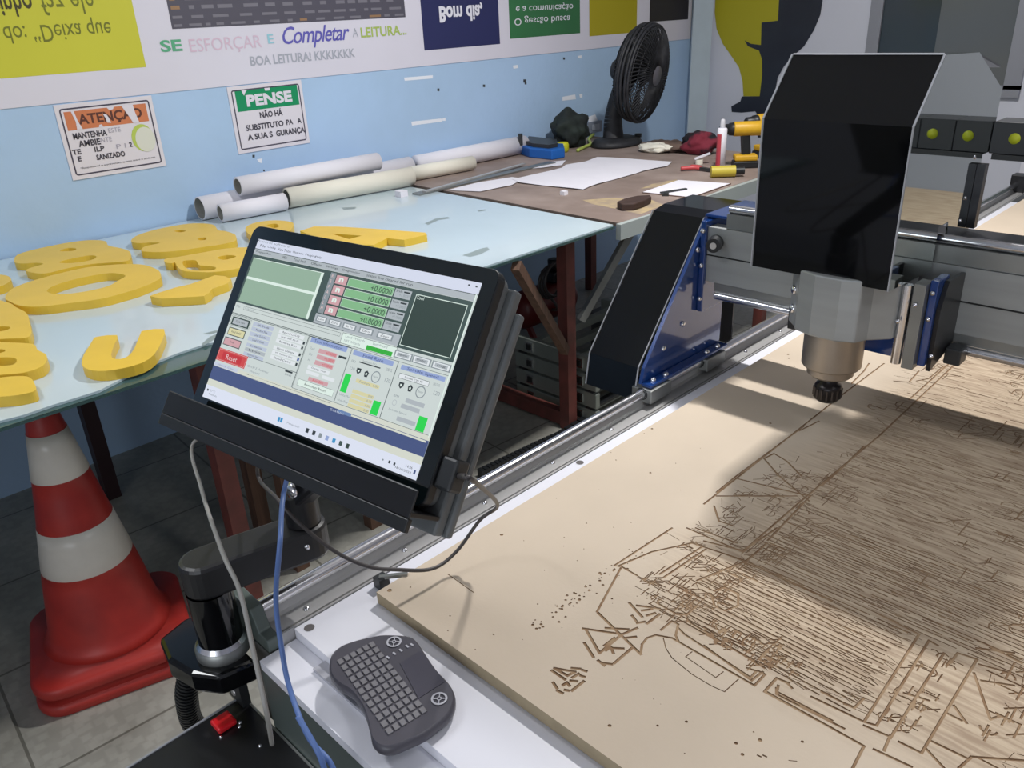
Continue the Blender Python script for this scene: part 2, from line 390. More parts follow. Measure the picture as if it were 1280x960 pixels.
b.text('Bom dia,', (D2, 2.828, 1.561), Y, Z, w=.29, h=.085, m=p_white, flip=True, bold=.035)
b.text('e a comunica\u00e7\u00e3o', (D2, 3.36, 1.585), Y, Z, w=.46, h=.04, m=p_white, flip=True)
b.text('O gest\u00e3o busca', (D2, 3.345, 1.525), Y, Z, w=.45, h=.045, m=p_white, flip=True)
gl = mat('print_ui_grey', (120, 118, 128), .5); gl2 = mat('print_ui_orange', (150, 118, 88), .5)
random.seed(3)
for zz, hh in ((1.60, .009), (1.628, .010), (1.660, .013), (1.69, .01)):
    y = 1.50
    while y < 2.56:
        L = random.uniform(.02, .07); bq(y, y+L, zz, zz+hh, gl2 if random.random() < .12 else gl, .0042); y += L + random.uniform(.015, .05)
b.build('wall_banner', loc=(WX+.0015, 2, 1.373), label='wide white printed banner with colour panels covering the upper left wall', cat='banner')

# safety signs
def sign(label, y0, z0, w, h, fn):
    b = MB(); b.box((WX, y0, z0), (WX+.004, y0+w, z0+h), mat('sign_white_plastic', (222, 218, 226), .35))
    blk = mat('sign_black_print', (70, 66, 84), .5); t = .005
    x = WX+.0046
    def q(a, c, d, e, m, dx=0): b.add([(x+dx, y0+a, z0+c), (x+dx, y0+d, z0+c), (x+dx, y0+d, z0+e), (x+dx, y0+a, z0+e)], [(0,1,2,3)], m)
    i = .014
    q(i+.01, h-i-t, w-i-.01, h-i, blk); q(i+.01, i, w-i-.01, i+t, blk); q(i, i+.01, i+t, h-i-.01, blk); q(w-i-t, i+.01, w-i, h-i-.01, blk)
    for cy, cz, a0 in ((i+.01, i+.01, 180), (w-i-.01, i+.01, 270), (w-i-.01, h-i-.01, 0), (i+.01, h-i-.01, 90)):
        for k in range(4):
            a = math.radians(a0 + k*22.5); c = math.radians(a0 + (k+1)*22.5); ro = .01; ri = .01 - t
            b.add([(x, y0+cy+math.cos(a)*ri, z0+cz+math.sin(a)*ri), (x, y0+cy+math.cos(a)*ro, z0+cz+math.sin(a)*ro), (x, y0+cy+math.cos(c)*ro, z0+cz+math.sin(c)*ro), (x, y0+cy+math.cos(c)*ri, z0+cz+math.sin(c)*ri)], [(0,1,2,3)], blk)
    fn(b, x, y0, z0, q)
    return b.build('safety_sign', loc=(WX, y0+w/2, z0), label=label, cat='sign')
s_or = mat('sign_orange_print', (204, 124, 84), .45, var=.04, scale=30); s_gr = mat('sign_green_print', (18, 142, 92), .4); s_w = mat('sign_torn_white', (222, 218, 228), .5); s_bk = mat('sign_text_black', (62, 60, 72), .5); s_br = mat('sign_text_brown', (92, 52, 44), .5)
s_lime = mat('sign_lime_print', (182, 202, 92), .5); s_fade = mat('sign_faded_text', (168, 164, 178), .5); s_pale = mat('sign_pale_sticker', (216, 218, 206), .5)
def f1(b, x, y0, z0, q):
    q(.027, .172, .323, .236, s_or)
    T = lambda s, a, c, w, h, m, **k: b.text(s, (x+.0006, y0+a, z0+c), Y, Z, w=w, h=h, m=m, **k)
    T('ATEN\u00c7\u00c3O', .07, .180, .232, .052, s_br, bold=.03)
    def tear(pts): b.add([(x+.001, y0+a, z0+c) for a, c in pts], [tuple(range(len(pts)))], s_w)
    tear([(.052,.236),(.062,.236),(.068,.2),(.078,.172),(.058,.172),(.060,.2)])
    tear([(.232,.237),(.275,.237),(.277,.21),(.285,.172),(.262,.172),(.25,.2)])
    tear([(.16,.215),(.172,.213),(.178,.2),(.182,.182),(.168,.184),(.166,.2)])
    tear([(.178,.237),(.205,.237),(.2,.228),(.186,.226)]); tear([(.135,.172),(.15,.172),(.148,.181),(.138,.18)])
    T('MANTENHA', .038, .140, .12, .022, s_bk, bold=.03); T('ESTE', .165, .148, .045, .016, s_fade)
    T('AMBIE', .050, .112, .078, .022, s_bk, bold=.03); T('NTE', .13, .118, .04, .016, s_fade)
    T('TE', .022, .088, .03, .018, s_bk, bold=.03); T('ILP', .10, .088, .036, .018, s_bk, bold=.02); T('P I', .18, .088, .035, .016, s_fade); T('2', .228, .088, .012, .018, s_bk, bold=.03)
    T('E', .035, .063, .012, .018, s_bk, bold=.03); T('SANIZADO', .10, .058, .105, .02, s_bk, bold=.03)
    T('*Responsavel o a prevencao quanto antes o acidente', .035, .034, .28, .008, s_bk)
    n = 20
    b.add([(x+.0005, y0+.285+.042*math.cos(2*math.pi*k/n), z0+.115+.05*math.sin(2*math.pi*k/n)) for k in range(n)], [tuple(range(n))], s_lime)
    b.add([(x+.0009, y0+.294+.038*math.cos(2*math.pi*k/n), z0+.108+.046*math.sin(2*math.pi*k/n)) for k in range(n)], [tuple(range(n))], s_pale)
    T('VITA', .272, .112, .045, .014, s_fade)
def f2(b, x, y0, z0, q):
    q(.03, .165, .322, .245, s_gr)
    T = lambda s, a, c, w, h, m, **k: b.text(s, (x+.0006, y0+a, z0+c), Y, Z, w=w, h=h, m=m, **k)
    T('PENSE', .075, .180, .215, .047, s_w, bold=.045)
    for pts in ([(.06,.246),(.085,.246),(.075,.235),(.068,.225)], [(.165,.246),(.19,.246),(.19,.235),(.168,.235)]): b.add([(x+.001, y0+a, z0+c) for a, c in pts], [tuple(range(len(pts)))], s_w)
    T('N\u00c3O H\u00c1', .125, .130, .108, .030, s_bk, bold=.03)
    T('SUBSTITUTO', .052, .086, .178, .024, s_bk, bold=.03); T('PA', .244, .088, .032, .022, s_bk, bold=.03); T('A', .299, .088, .02, .022, s_bk, bold=.03)
    T('A SUA S', .052, .048, .118, .024, s_bk, bold=.03); T('GURAN\u00c7A', .187, .042, .142, .030, s_bk, bold=.03)
sign('white safety sign with worn orange ATEN\u00c7\u00c3O header on the blue wall', 1.003, 1.106, .352, .262, f1)
sign('white safety sign with green PENSE header on the blue wall', 1.667, 1.105, .347, .264, f2)

# bulb-shaped wall sticker on the back wall
def bpts(l, d): return [ony(880+x/6.4, y/6.4, BY-d) for x, y in l]
b = MB(); y_m = mat('sticker_yellow', (172, 164, 30), .5); k_m = mat('sticker_black', (30, 32, 44), .45, rgb2=(44, 50, 60), scale=2)
up = [(-40,-420),(120,-640),(420,-760),(600,-770)]
b.add(bpts([(90,0),(60,-180)] + [(40,-330),(110,-560),(330,-700),(600,-740),(600,0),(592,165),(460,180),(455,360),(440,400),(465,480),(465,600),(445,770),(315,770),(308,650),(280,540),(220,450),(150,350),(100,230),(85,100)], .003), [tuple(range(21))], y_m)
blk_l = [(592,165),(600,0),(600,-740),(860,-700),(1000,-540),(1020,-330),(975,-120),(950,0),(930,120),(880,240),(800,370),(700,460),(640,530),(590,620),(572,720),(575,800),(560,1100),(430,1100),(420,905),(410,890),(300,900),(222,895),(218,850),(290,812),(302,772),(445,770),(465,600),(465,480),(440,405),(350,370),(325,322),(375,350),(455,360),(460,180)]
P = bpts(blk_l, .0035); b.add(P, [tuple(range(len(P)))], k_m)
b.build('wall_sticker', loc=(-2.8, BY, 1.0), label='yellow and black light bulb shaped wall sticker on the back wall', cat='sticker')

# leaning boards in the corner
b = MB(); b.bar((-3.12, 4.88, 0.0), (-3.195, 5.03, 2.2), .13, .018, mat('pale_blue_board', (176, 190, 200), .5, var=.03), up=(1,-.8,0)); b.build('leaning_board', loc=(-3.2, 4.93, 0), label='pale blue board leaning in the corner behind the fan', cat='board')

# ================================================================ WORK TABLES
# near table: white top on glass
t = thing('work_table', 'long near work table with white top and clear glass front edge', 'table', (-2.4, .9, 0))
b = MB(); b.box((-3.275, -1.3, .866), (-1.795, 2.31, .874), glass_m); b.build('glass_top', parent=t)
front = [(-20,531),(28,519),(66,506),(89,499),(124,488),(158,470.6),(189,455),(220,442),(260,429)]
P = [onz(x, y, .880) for x, y in front]
poly = [(p.x, p.y) for p in P] + [(-1.81, .9), (-1.80, 1.6), (-1.80, 2.305), (-3.27, 2.36), (-3.27, -1.25), (-1.84, -1.25)]
curve = curve_solid('tabletop', poly, [], .8745, .880, sheet_m, (0,0,0), smooth=False); curve.parent = t
curve.location = -t.location
stain = mat('grey_stain', (136, 150, 152), .5)
b = MB()
for pl in ([(578,319),(590,315),(600,311),(609,309),(612,312),(600,318),(588,321)], [(531,279),(545,273),(560,271),(562,273),(548,275),(535,281)], [(427,259.5),(445,258.5),(444,261),(430,262)], [(597,263),(607,261.5),(607,263),(598,264.5)], [(252,430),(262,421),(272,417),(274,420),(262,428),(255,432)], [(254,417),(270,413),(276,414),(262,418)]):
    b = MB(); b.add([onz(x, y, .8803) for x, y in pl], [tuple(range(len(pl)))], stain); b.build('stain', parent=t)
def leg(p, q, w, m): bb = MB(); bb.bar(p, q, w, w, m); return bb.build('leg', parent=t)
leg((-2.02,.81,0), (-2.02,.81,.866), .05, rust_red); leg((-2.96,.75,0), (-2.96,.75,.866), .05, dark_leg)
leg((-2.035,.99,0), (-2.035,.99,.866), .045, brown_wood); leg((-2.045,1.29,0), (-2.045,1.29,.866), .045, brown_wood)
p = onz(335, 690, 0); leg((p.x, p.y, 0), (p.x, p.y, .866), .045, brown_wood)
leg((-2.0,2.27,0), (-2.0,2.27,.866), .05, rust_red); leg((-2.9,2.27,0), (-2.9,2.27,.866), .05, rust_red)
b = MB(); b.bar((-1.80,1.80,.85), (-1.985,2.24,.36), .03, .035, brown_wood); b.build('brace', parent=t)
b = MB(); b.bar((-2.9,2.27,.04), (-2.03,2.27,.04), .04, .06, rust_red); b.build('bottom_rail', parent=t)
# far table: brown board
t2 = thing('work_table', 'far work table topped with stained brown board beyond the white one', 'table', (-2.5, 3.1, 0))
poly = [(-1.80, 2.335), (-1.775, 2.73), (-1.80, 3.1), (-1.80, 3.3), (-1.80, 3.86), (-3.27, 3.98), (-3.27, 2.40)]
c = curve_solid('tabletop', poly, [], .866, .880, board_m, (0,0,0), smooth=False); c.parent = t2; c.location = -t2.location
b = MB(); b.box((-1.798, 2.32, .822), (-1.776, 3.9, .8795), mat('pale_edge_strip', (168, 176, 174), .35)); b.build('edge_strip', parent=t2)
def leg2(p, q, w, m): bb = MB(); bb.bar(p, q, w, w, m); return bb.build('leg', parent=t2)
leg2((-1.95,3.75,0), (-1.95,3.75,.866), .05, rust_red); leg2((-3.1,3.75,0), (-3.1,3.75,.866), .05, rust_red); leg2((-3.1,2.5,0), (-3.1,2.5,.866), .05, rust_red)
q = onx(722, 402, -1.97); b = MB(); b.bar((-1.86, 2.55, .86), (q.x, q.y+.02, q.z), .028, .028, alu_dull); b.build('brace', parent=t2)
b = MB()
saw = mat('saw_dust', (176, 156, 120), .9, rgb2=(150,134,116), scale=20)
for pl in ([(770,247),(790,250),(815,250),(830,256),(800,268),(775,262),(740,255),(728,250)], [(800,236),(830,233),(850,227),(845,224),(815,230)]): b = MB(); b.add([onz(x, y, .8803) for x, y in pl], [tuple(range(len(pl)))], saw); b.build('stain', parent=t2, label='pale dust patch')

# yellow cut letters lying on the near table
ZT = .905
def L(label, ox, oy, s, out, holes=(), th=.025, smooth=True, res=4, zt=ZT):
    def cv(l): return [((lambda p: (p.x, p.y))(onz(ox+x/s, oy+y/s, zt))) for x, y in l]
    o = cv(out); cx = sum(p[0] for p in o)/len(o); cy = sum(p[1] for p in o)/len(o)
    return curve_solid('cut_letter', o, [cv(h) for h in holes], zt-th+.0002, zt, yellow_l, (cx, cy, .8802), smooth=smooth, closed_res=res, label=label, cat='letter', group='yellow cut letters on the table')
L('large yellow double-lobed letter furthest left against the blue wall', 0, 270, 8, [(140,450),(170,390),(300,345),(500,300),(700,262),(900,240),(1050,250),(1085,295),(1200,320),(1290,350),(1310,400),(1280,445),(1150,462),(900,482),(640,530),(520,562),(400,575),(260,550),(300,520),(430,480),(360,468),(250,475),(170,470)],
  [[(600,345),(680,320),(760,325),(740,345),(650,352)], [(600,455),(850,400),(955,398),(940,430),(800,462),(650,472)]])
L('largest yellow letter, a thick O ring beside the left edge', 0, 270, 8, [(50,820),(90,750),(200,690),(400,625),(640,562),(900,508),(1150,485),(1310,480),(1450,490),(1580,540),(1610,600),(1580,640),(1400,720),(1200,780),(1000,830),(700,870),(400,905),(200,895),(90,850)],
  [[(470,745),(560,690),(760,630),(980,585),(1120,570),(1230,585),(1250,605),(1180,645),(1080,700),(900,745),(700,775),(540,780)]])
L('yellow letter cut off by the left edge above the O', 0, 270, 8, [(-500,540),(-200,565),(0,585),(80,600),(110,640),(40,690),(-60,720),(-200,750),(-500,800)])
L('yellow double-lobed letter in front of the paper roll ends', 150, 270, 8, [(110,250),(160,200),(300,150),(500,105),(700,75),(850,75),(940,90),(980,140),(1050,150),(1130,175),(1160,200),(1150,250),(1000,285),(800,315),(600,345),(400,360),(250,355),(210,340),(260,300),(400,270),(300,265),(180,270)],
  [[(540,152),(600,140),(660,150),(600,162)], [(780,225),(850,215),(860,235),(800,242)]])
L('yellow hooked letter half behind the top left of the monitor', 150, 270, 8, [(440,440),(480,420),(560,412),(650,396),(850,360),(1050,326),(1250,312),(1400,320),(1480,360),(1440,420),(1300,490),(1150,530),(950,560),(800,560),(650,550),(580,515),(550,465),(520,472),(460,465)],
  [[(625,455),(700,442),(760,445),(775,470),(800,492),(880,500),(955,512),(930,540),(760,545),(660,520)], [(980,412),(1060,392),(1150,397),(1150,412),(1060,436),(1000,432)]])
L('small yellow angular letter left of the monitor', 150, 270, 8, [(300,800),(340,782),(560,712),(700,682),(840,632),(950,592),(1050,602),(1112,632),(1080,672),(920,730),(900,762),(840,800),(760,806),(410,826)], smooth=False)
L('yellow letter U standing alone near the table front', 80, 380, 6.4, [(140,470),(160,400),(205,330),(235,280),(260,262),(425,248),(405,320),(382,380),(385,432),(460,438),(520,410),(565,350),(612,235),(640,212),(800,200),(785,290),(725,400),(625,470),(480,512),(330,535),(220,530),(160,505)], smooth=True, res=2)
L('yellow letter at the left edge touching the O', 0, 370, 6.4, [(-300,-20),(40,45),(130,90),(215,140),(240,225),(252,285),(220,330),(80,340),(-150,350),(-300,350)], [[(-60,250),(40,243),(82,250),(60,270),(0,282),(-50,285)]])
L('yellow letter with two slots at the left edge below another', 0, 370, 6.4, [(-300,370),(-50,368),(100,372),(265,385),(300,430),(365,465),(375,510),(340,560),(240,600),(130,620),(-150,640),(-300,640)], [[(-80,430),(20,426),(42,440),(0,455),(-60,460)], [(-60,500),(60,490),(125,500),(132,525),(100,550),(0,560),(-60,560)]])
L('yellow letter nearest the table front at the left edge', 0, 370, 6.4, [(-300,650),(-50,655),(120,640),(235,650),(285,720),(275,760),(180,785),(80,800),(-150,815),(-300,815)])
L('small yellow ring letter behind the monitor top left corner', 270, 260, 4.571, [(170,130),(180,102),(240,80),(340,70),(430,80),(442,100),(420,130),(360,150),(300,152),(220,165)], [[(290,98),(340,90),(360,105),(330,114)]])
L('yellow letter A lying behind the monitor', 270, 260, 4.571, [(480,130),(560,105),(700,106),(900,118),(1195,140),(1205,152),(1075,182),(978,172),(900,212),(700,205),(560,165)], [[(660,146),(832,158),(760,178)]], smooth=False)

# paper rolls
def roll(p, q, r, m, label, hollow=.8):
    p = Vector(p); q = Vector(q); d = (q-p).normalized()
    t = thing('paper_roll', label, 'paper roll', (p.x, p.y, p.z - r), 'rolled paper along the wall')
    b = MB(); L_ = (q-p).length
    b.lathe(p, [(r*hollow, 0), (r, 0), (r, L_*.5), (r, L_), (r*hollow, L_)], m, 24, d); b.build('rolled_sheet', parent=t)
    b = MB(); b.lathe(p, [(r*hollow, .0), (r*hollow*.98, .25), (0, .25)], paper_in, 24, d); b.build('inner_bore', parent=t)
    b = MB(); b.lathe(q, [(r*hollow, .0), (r*hollow*.98, -.05), (0, -.05)], paper_in, 24, d); b.build('inner_bore', parent=t)
roll((-3.225,1.43,.928), (-3.225,2.52,.928), .047, paper, 'wide white paper roll lying against the blue wall, lowest at left', .9)
roll((-3.115,1.46,.917), (-3.085,1.735,.917), .036, paper, 'short white paper roll, nearest to the letters')
roll((-3.108,1.76,.924), (-3.03,2.37,.924), .042, paper_cream, 'white paper roll in line behind the short one')
roll((-3.165,1.58,.997), (-3.14,2.27,.997), .039, paper, 'white paper roll lying on top of the others')
roll((-3.115,2.42,.916), (-3.075,2.80,.916), .034, paper_cream, 'cream paper roll in the middle of the row', .1)
roll((-3.225,2.56,.928), (-3.205,3.31,.928), .047, paper, 'wide white paper roll at the right end by the blue tool', .1)

b = MB(); p0 = onz(520, 243, .884); p1 = onz(690, 203, .884); b.bar(p0, p1, .05, .008, alu_dull); p0 = onz(530, 240, .89); p1 = onz(655, 205, .89); b.bar(p0+Vector((0,0,.001)), p1+Vector((0,0,.001)), .02, .006, alu)
b.build('flat_bar', loc=(p0.x, p0.y, .88), label='long flat metal bar lying beside the cream paper roll', cat='metal bar')
b = MB(); b.box((-2.90,2.17,.8802), (-2.86,2.21,.905), paper); b.build('foam_block', loc=(-2.88,2.19,.88), label='tiny white block beside the paper rolls', cat='block')

def sheet(name, label, pts, z, m, wav=.004, cat='paper'):
    P = [onz(x, y, z) for x, y in pts]
    vo, eo, fo, *_ = delaunay_2d_cdt([Vector((p.x, p.y)) for p in P] + [], [], [list(range(len(P)))], 1, 1e-6)
    mb = MB(); bm = bmesh.new(); vs = [bm.verts.new((v.x, v.y, z)) for v in vo]
    for f_ in fo: bm.faces.new([vs[i] for i in f_])
    bmesh.ops.subdivide_edges(bm, edges=bm.edges, cuts=3, use_grid_fill=True)
    for v in bm.verts: v.co.z = z + wav*(.5+.5*noise.noise(Vector((v.co.x*6+v.co.y*2, v.co.y*9, 0))))
    bm.normal_update()
    for f_ in bm.faces:
        if f_.normal.z < 0: f_.normal_flip()
    me = bpy.data.meshes.new(name); bm.to_mesh(me); bm.free(); me.materials.append(m)
    c = P[0].copy(); c.z = z
    me.transform(Matrix.Translation(-c)); o = bpy.data.objects.new(name, me); COL.objects.link(o); o.location = c
    md = o.modifiers.new('s', 'SOLIDIFY'); md.thickness = .0008; md.offset = 1
    tag(o, label, cat); return o
C4 = lambda l: [(640+x/6.4, 130+y/6.4) for x, y in l]
sheet('paper_sheet', 'large torn white paper sheet spread on the brown board', C4([(0,608),(200,565),(400,515),(430,490),(570,470),(680,430),(900,440),(1280,468),(1240,500),(1050,540),(990,560),(770,620),(620,665),(570,690),(430,675),(250,655),(60,635)]), .8812, paper, .006)
sheet('paper_sheet', 'small white paper scrap between the metal bar and the large sheet', C4([(110,515),(250,470),(430,455),(400,490),(250,512),(150,520)]), .8812, paper, .004)
sheet('paper_sheet', 'white paper scrap in front of the metal bar', [(560,238),(600,228),(640,222),(655,224),(640,232),(600,240)], .8812, paper, .004)
t = thing('clipboard', 'clipboard holding blank white paper at the front of the brown board', 'clipboard', (-1.95, 2.95, .8802))
P = [onz(x, y, .8815) for x, y in ((802,241),(848,225.5),(914,230),(864,247.5))]
b = MB(); b.prism([p - Vector((0,0,.001)) for p in P], (0,0,.003), brown_wood); b.build('backing_board', parent=t)
c0 = sum(P, Vector())/4
b = MB(); b.prism([c0 + (p-c0)*.97 + Vector((0,0,.002)) for p in P], (0,0,.0012), paper); b.build('paper', parent=t)
b = MB(); p0 = onz(826, 241, .888); p1 = onz(858, 236, .888); b.bar(p0, p1, .014, .006, dk_plastic); b.bar(onz(828,243,.886), onz(836,243,.886), .02, .012, dk_plastic); b.build('clip', parent=t)
b = MB(); P = [onz(x, y, .91) for x, y in C4([(840,775),(900,750),(1000,728),(1105,722),(1115,735),(1060,765),(980,792),(880,795)])]
b.prism([p - Vector((0,0,.028)) for p in P], (0,0,.026), mat('dark_brown_block', (58, 40, 34), .7, var=.15, scale=30)); b.build('sanding_block', loc=(P[0].x, P[0].y, .881), bevel=.004, label='dark brown oval block on the brown board beside the clipboard', cat='block')
b = MB(); p = onz(705, 242, .885); b.box((p.x-.012, p.y-.012, .8802), (p.x+.012, p.y+.012, .896), paper); b.build('foam_block', loc=(p.x, p.y, .88), label='tiny white cube in front of the large paper sheet', cat='block')

# blue tool tray
t = thing('tool_tray', 'blue plastic tool tray on the table beside the paper roll end', 'tool', (-3.1, 3.5, .88))
P = [onz(x, y, .885) for x, y in ((650,192),(662,196),(690,199),(706,196),(704,188),(655,182))]
b = MB(); b.prism([p-Vector((0,0,.0045)) for p in P], (0,0,.05), blue_tool); b.build('tray', parent=t, bevel=.006)
c0 = sum(P, Vector())/len(P)
b = MB(); b.prism([c0+(p-c0)*.7+Vector((0,0,.045)) for p in P], (0,0,.02), dk_plastic); b.cyl(c0+Vector((-.08,-.08,.05)), c0+Vector((-.08,-.08,.11)), .012, dk_plastic); b.build('handle', parent=t)
# dark green crumpled cloth
def blob(name, label, c, r, m, cat, sd=0, sc_=3.0, amp=.35, sub=4, group=None, parent=None):
    bm = bmesh.new(); bmesh.ops.create_icosphere(bm, subdivisions=sub, radius=1)
    for v in bm.verts:
        n = noise.fractal(v.co*sc_ + Vector((sd, sd*2, 0)), 1.0, 2.0, 4)
        v.co *= (1 + amp*n); v.co = Vector((v.co.x*r[0], v.co.y*r[1], max(v.co.z, -.85)*r[2]))
    for f_ in bm.faces: f_.smooth = True
    me = bpy.data.meshes.new(name); bm.to_mesh(me); bm.free(); me.materials.append(m)
    o = bpy.data.objects.new(name, me); COL.objects.link(o)
    z0 = min(v.co.z for v in me.vertices)
    o.location = Vector((c[0], c[1], c[2]-z0)); tag(o, label, cat, group)
    if parent: o.parent = parent; o.location = o.location - parent.location
    return o
blob('cloth', 'crumpled dark green cloth heap against the wall between blue tray and fan', (-3.13,3.62,.881), (.09,.12,.10), teal_leaf, 'cloth', 2, 1.4, .42)
p = onz(703, 183, .91)
b = MB(); b.lathe((p.x,p.y,.8802), [(0,0),(.03,0),(.036,.012),(.036,.04),(.03,.052),(0,.052)], mat('yellow_green_plastic', (196, 196, 40), .4), 20); b.build('tape_measure', loc=(p.x,p.y,.88), label='round yellow-green tape roll in front of the green cloth', cat='tape')
b = MB(); pp = [onz(x, y, .89) for x, y in ((722,188),(730,184),(738,180),(736,174),(742,168))]; b.tube(pp, .009, mat('lime_plastic', (172, 190, 92), .5)); b.build('hose_piece', loc=pp[0]-Vector((0,0,.01)), label='short lime-green hose piece beside the fan base', cat='hose')
b = MB(); b.box((WX, 3.93, .90), (WX+.02, 4.06, .965), mat('outlet_grey', (120, 128, 142), .5)); b.box((WX+.02, 3.96, .915), (WX+.026, 4.03, .95), mat('outlet_face', (150, 156, 168), .4)); b.build('wall_outlet', loc=(WX,4,.93), label='small grey power outlet on the wall behind the fan base', cat='outlet', bevel=.003)
blob('cloth', 'off-white cloth piece right of the fan base', onz(818,190,.881), (.10,.05,.025), paper_cream, 'cloth', 5, 2, .3)
blob('rag', 'brown rag heap at the far corner of the table', (-2.56,3.74,.8805), (.13,.07,.028), mat('brown_rag', (104, 86, 76), .9, rgb2=(70, 58, 52), scale=14), 'rag', 8, 2, .4)
t = thing('caulk_tube', 'white and red caulk cartridge standing on the brown board', 'caulk tube', onz(900,213,.8802))
o_ = t.location
b = MB(); b.lathe(o_, [(0,.0),(.022,0),(.022,.185),(.018,.19),(0,.19)], paper, 20); b.build('cartridge', parent=t)
b = MB(); a0 = math.atan2(-.59, -.81); vs = []
for k in range(15):
    a = a0 + math.radians(-80 + 160*k/14)
    for z in (.008, .165): vs.append(o_ + Vector((.0226*math.cos(a), .0226*math.sin(a), z)))
b.add(vs, [(2*k, 2*k+2, 2*k+3, 2*k+1) for k in range(14)], mat('caulk_red', (178, 60, 72), .45), True); b.build('red_label', parent=t, label='red printed side of the cartridge')
b = MB(); b.lathe(o_, [(.012,.19),(.010,.225),(.004,.23),(0,.23)], mat('clear_cap', (190, 190, 196), .3), 16); b.build('cap', parent=t)
# drills
def drill(label, base, yaw, s=1.0):
    t = thing('cordless_drill', label, 'drill', base, 'yellow cordless drills')
    M = Matrix.Translation(base) @ Matrix.Rotation(yaw, 4, 'Z') @ Matrix.Scale(s, 4)
    b = MB(); b.box((-.055,-.035,0), (.06,.035,.032), blk_plastic, M); b.build('battery', parent=t, bevel=.006)
    b = MB(); b.box((-.05,-.034,.0325), (.055,.034,.06), yel_tool, M); b.build('battery_mount', parent=t, bevel=.008)
    b = MB(); b.bar(M@Vector((.005,0,.058)), M@Vector((-.005,0,.15)), .034*s, .042*s, blk_plastic, up=M.to_3x3()@Vector((1,0,0))); b.build('grip', parent=t, bevel=.008)
    b = MB(); b.cyl(M@Vector((-.06,0,.175)), M@Vector((.07,0,.175)), .033*s, yel_tool, 20); b.build('motor_housing', parent=t, bevel=.005)
    b = MB(); b.cyl(M@Vector((.07,0,.175)), M@Vector((.085,0,.175)), .03*s, blk_plastic, 20); b.build('end_cap', parent=t)
    b = MB(); b.lathe(M@Vector((-.06,0,.175)), [(.03*s,0),(.028*s,.02*s),(.024*s,.022*s),(.022*s,.055*s),(.012*s,.065*s),(0,.065*s)], blk_plastic, 20, M.to_3x3()@Vector((-1,0,0))); b.build('chuck', parent=t)
    return t
drill('yellow and black cordless drill standing on its battery, chuck pointing left', onz(930,209,.8802), math.radians(40), 1.0)
drill('second yellow cordless drill mostly behind the black machine hood', onz(956,196,.8802), math.radians(60), 1.0)
t = thing('battery_pack', 'yellow tool body lying in front of the standing drill', 'tool', onz(905,222,.8802)); o_ = t.location
b = MB(); b.cyl(o_+Vector((-.05,-.03,.026)), o_+Vector((.03,.04,.026)), .025, mat('dull_yellow', (190, 172, 60), .5), 16); b.build('body', parent=t)
b = MB(); b.cyl(o_+Vector((.03,.04,.026)), o_+Vector((.06,.066,.026)), .018, blk_plastic, 16); b.build('nozzle', parent=t)
blob('rag', 'red and black cloth heap behind the caulk cartridge', (-2.36,3.74,.8805), (.10,.07,.06), mat('red_black_cloth', (120, 34, 52), .85, rgb2=(22, 22, 30), scale=9, lo=.45, hi=.55), 'rag', 11, 1.3, .3)
t = thing('pliers', 'red handled pliers lying on the brown board', 'pliers', onz(870,215,.8802)); o_ = t.location
b = MB(); rd = mat('red_grip', (190, 70, 74), .45); b.tube([o_+Vector((-.07,-.02,.012)), o_+Vector((-.03,.02,.014)), o_+Vector((.0,.03,.012))], .009, rd); b.build('handle', parent=t); b = MB(); b.tube([o_+Vector((-.06,.05,.012)), o_+Vector((-.02,.05,.014)), o_+Vector((.0,.035,.012))], .009, rd); b.build('handle', parent=t)
b = MB(); b.bar(o_+Vector((0,.035,.012)), o_+Vector((.06,.03,.01)), .02, .012, dk_plastic); b.build('jaw', parent=t)
b = MB(); c_ = onz(874,205,.8802); b.cyl(c_, c_+Vector((0,0,.02)), .018, paper_cream); b.bar(c_+Vector((-.02,-.01,.024)), c_+Vector((.04,.03,.05)), .02, .008, paper); b.build('glue_bottle', loc=c_, label='little cream bottle with white nozzle behind the pliers', cat='bottle')

# ---------------------------------------------------------------- desk fan
fb = Vector((-2.93, 3.78, .8802))
t = thing('desk_fan', 'dusty black desk fan tilted on the table against the wall', 'fan', fb)
b = MB(); b.lathe(fb, [(0,0),(.15,0),(.155,.012),(.14,.032),(.09,.045),(0,.05)], dust_blk, 36)
b.v = [Vector((fb.x+(v.x-fb.x)*.8, fb.y+(v.y-fb.y)*1.12, v.z)) for v in b.v]; b.build('base', parent=t)
b = MB(); b.lathe(fb+Vector((.06,.12,.03)), [(0,0),(.02,0),(.02,.02),(0,.02)], blk_plastic, 16); b.build('speed_knob', parent=t)
hc = Vector((-2.765, 3.815, 1.256)); nrm = Vector((.975,.20,-.14)).normalized()
b = MB()
P = catmull([fb+Vector((-.0,-.03,.04)), fb+Vector((-.01,-.02,.14)), fb+Vector((-.0,-.0,.26)), hc-nrm*.12], 6)
for i in range(len(P)-1):
    k = i/(len(P)-1); b.cyl(P[i], P[i+1], .06-.03*k, dust_blk, 16, r2=.06-.03*(k+1/(len(P)-1)), cap=False)
b.build('neck', parent=t)
b = MB(); b.lathe(hc-nrm*.20, [(0,0),(.045,.008),(.062,.03),(.066,.08),(.07,.13)], dust_blk, 24, nrm); b.build('motor_housing', parent=t)
b = MB(); tt = Vector((0,0,1)); a1 = tt.cross(nrm).normalized(); a2 = nrm.cross(a1); RR = .245
def cp(r, ang, d): return hc + nrm*d + (a1*math.cos(ang) + a2*math.sin(ang))*r
def ringt(mb, r, d, th, n=64): 
    pts = [cp(r, 2*math.pi*k/n, d) for k in range(n+1)]; mb.tube(pts, th, dust_blk, 6, res=1)
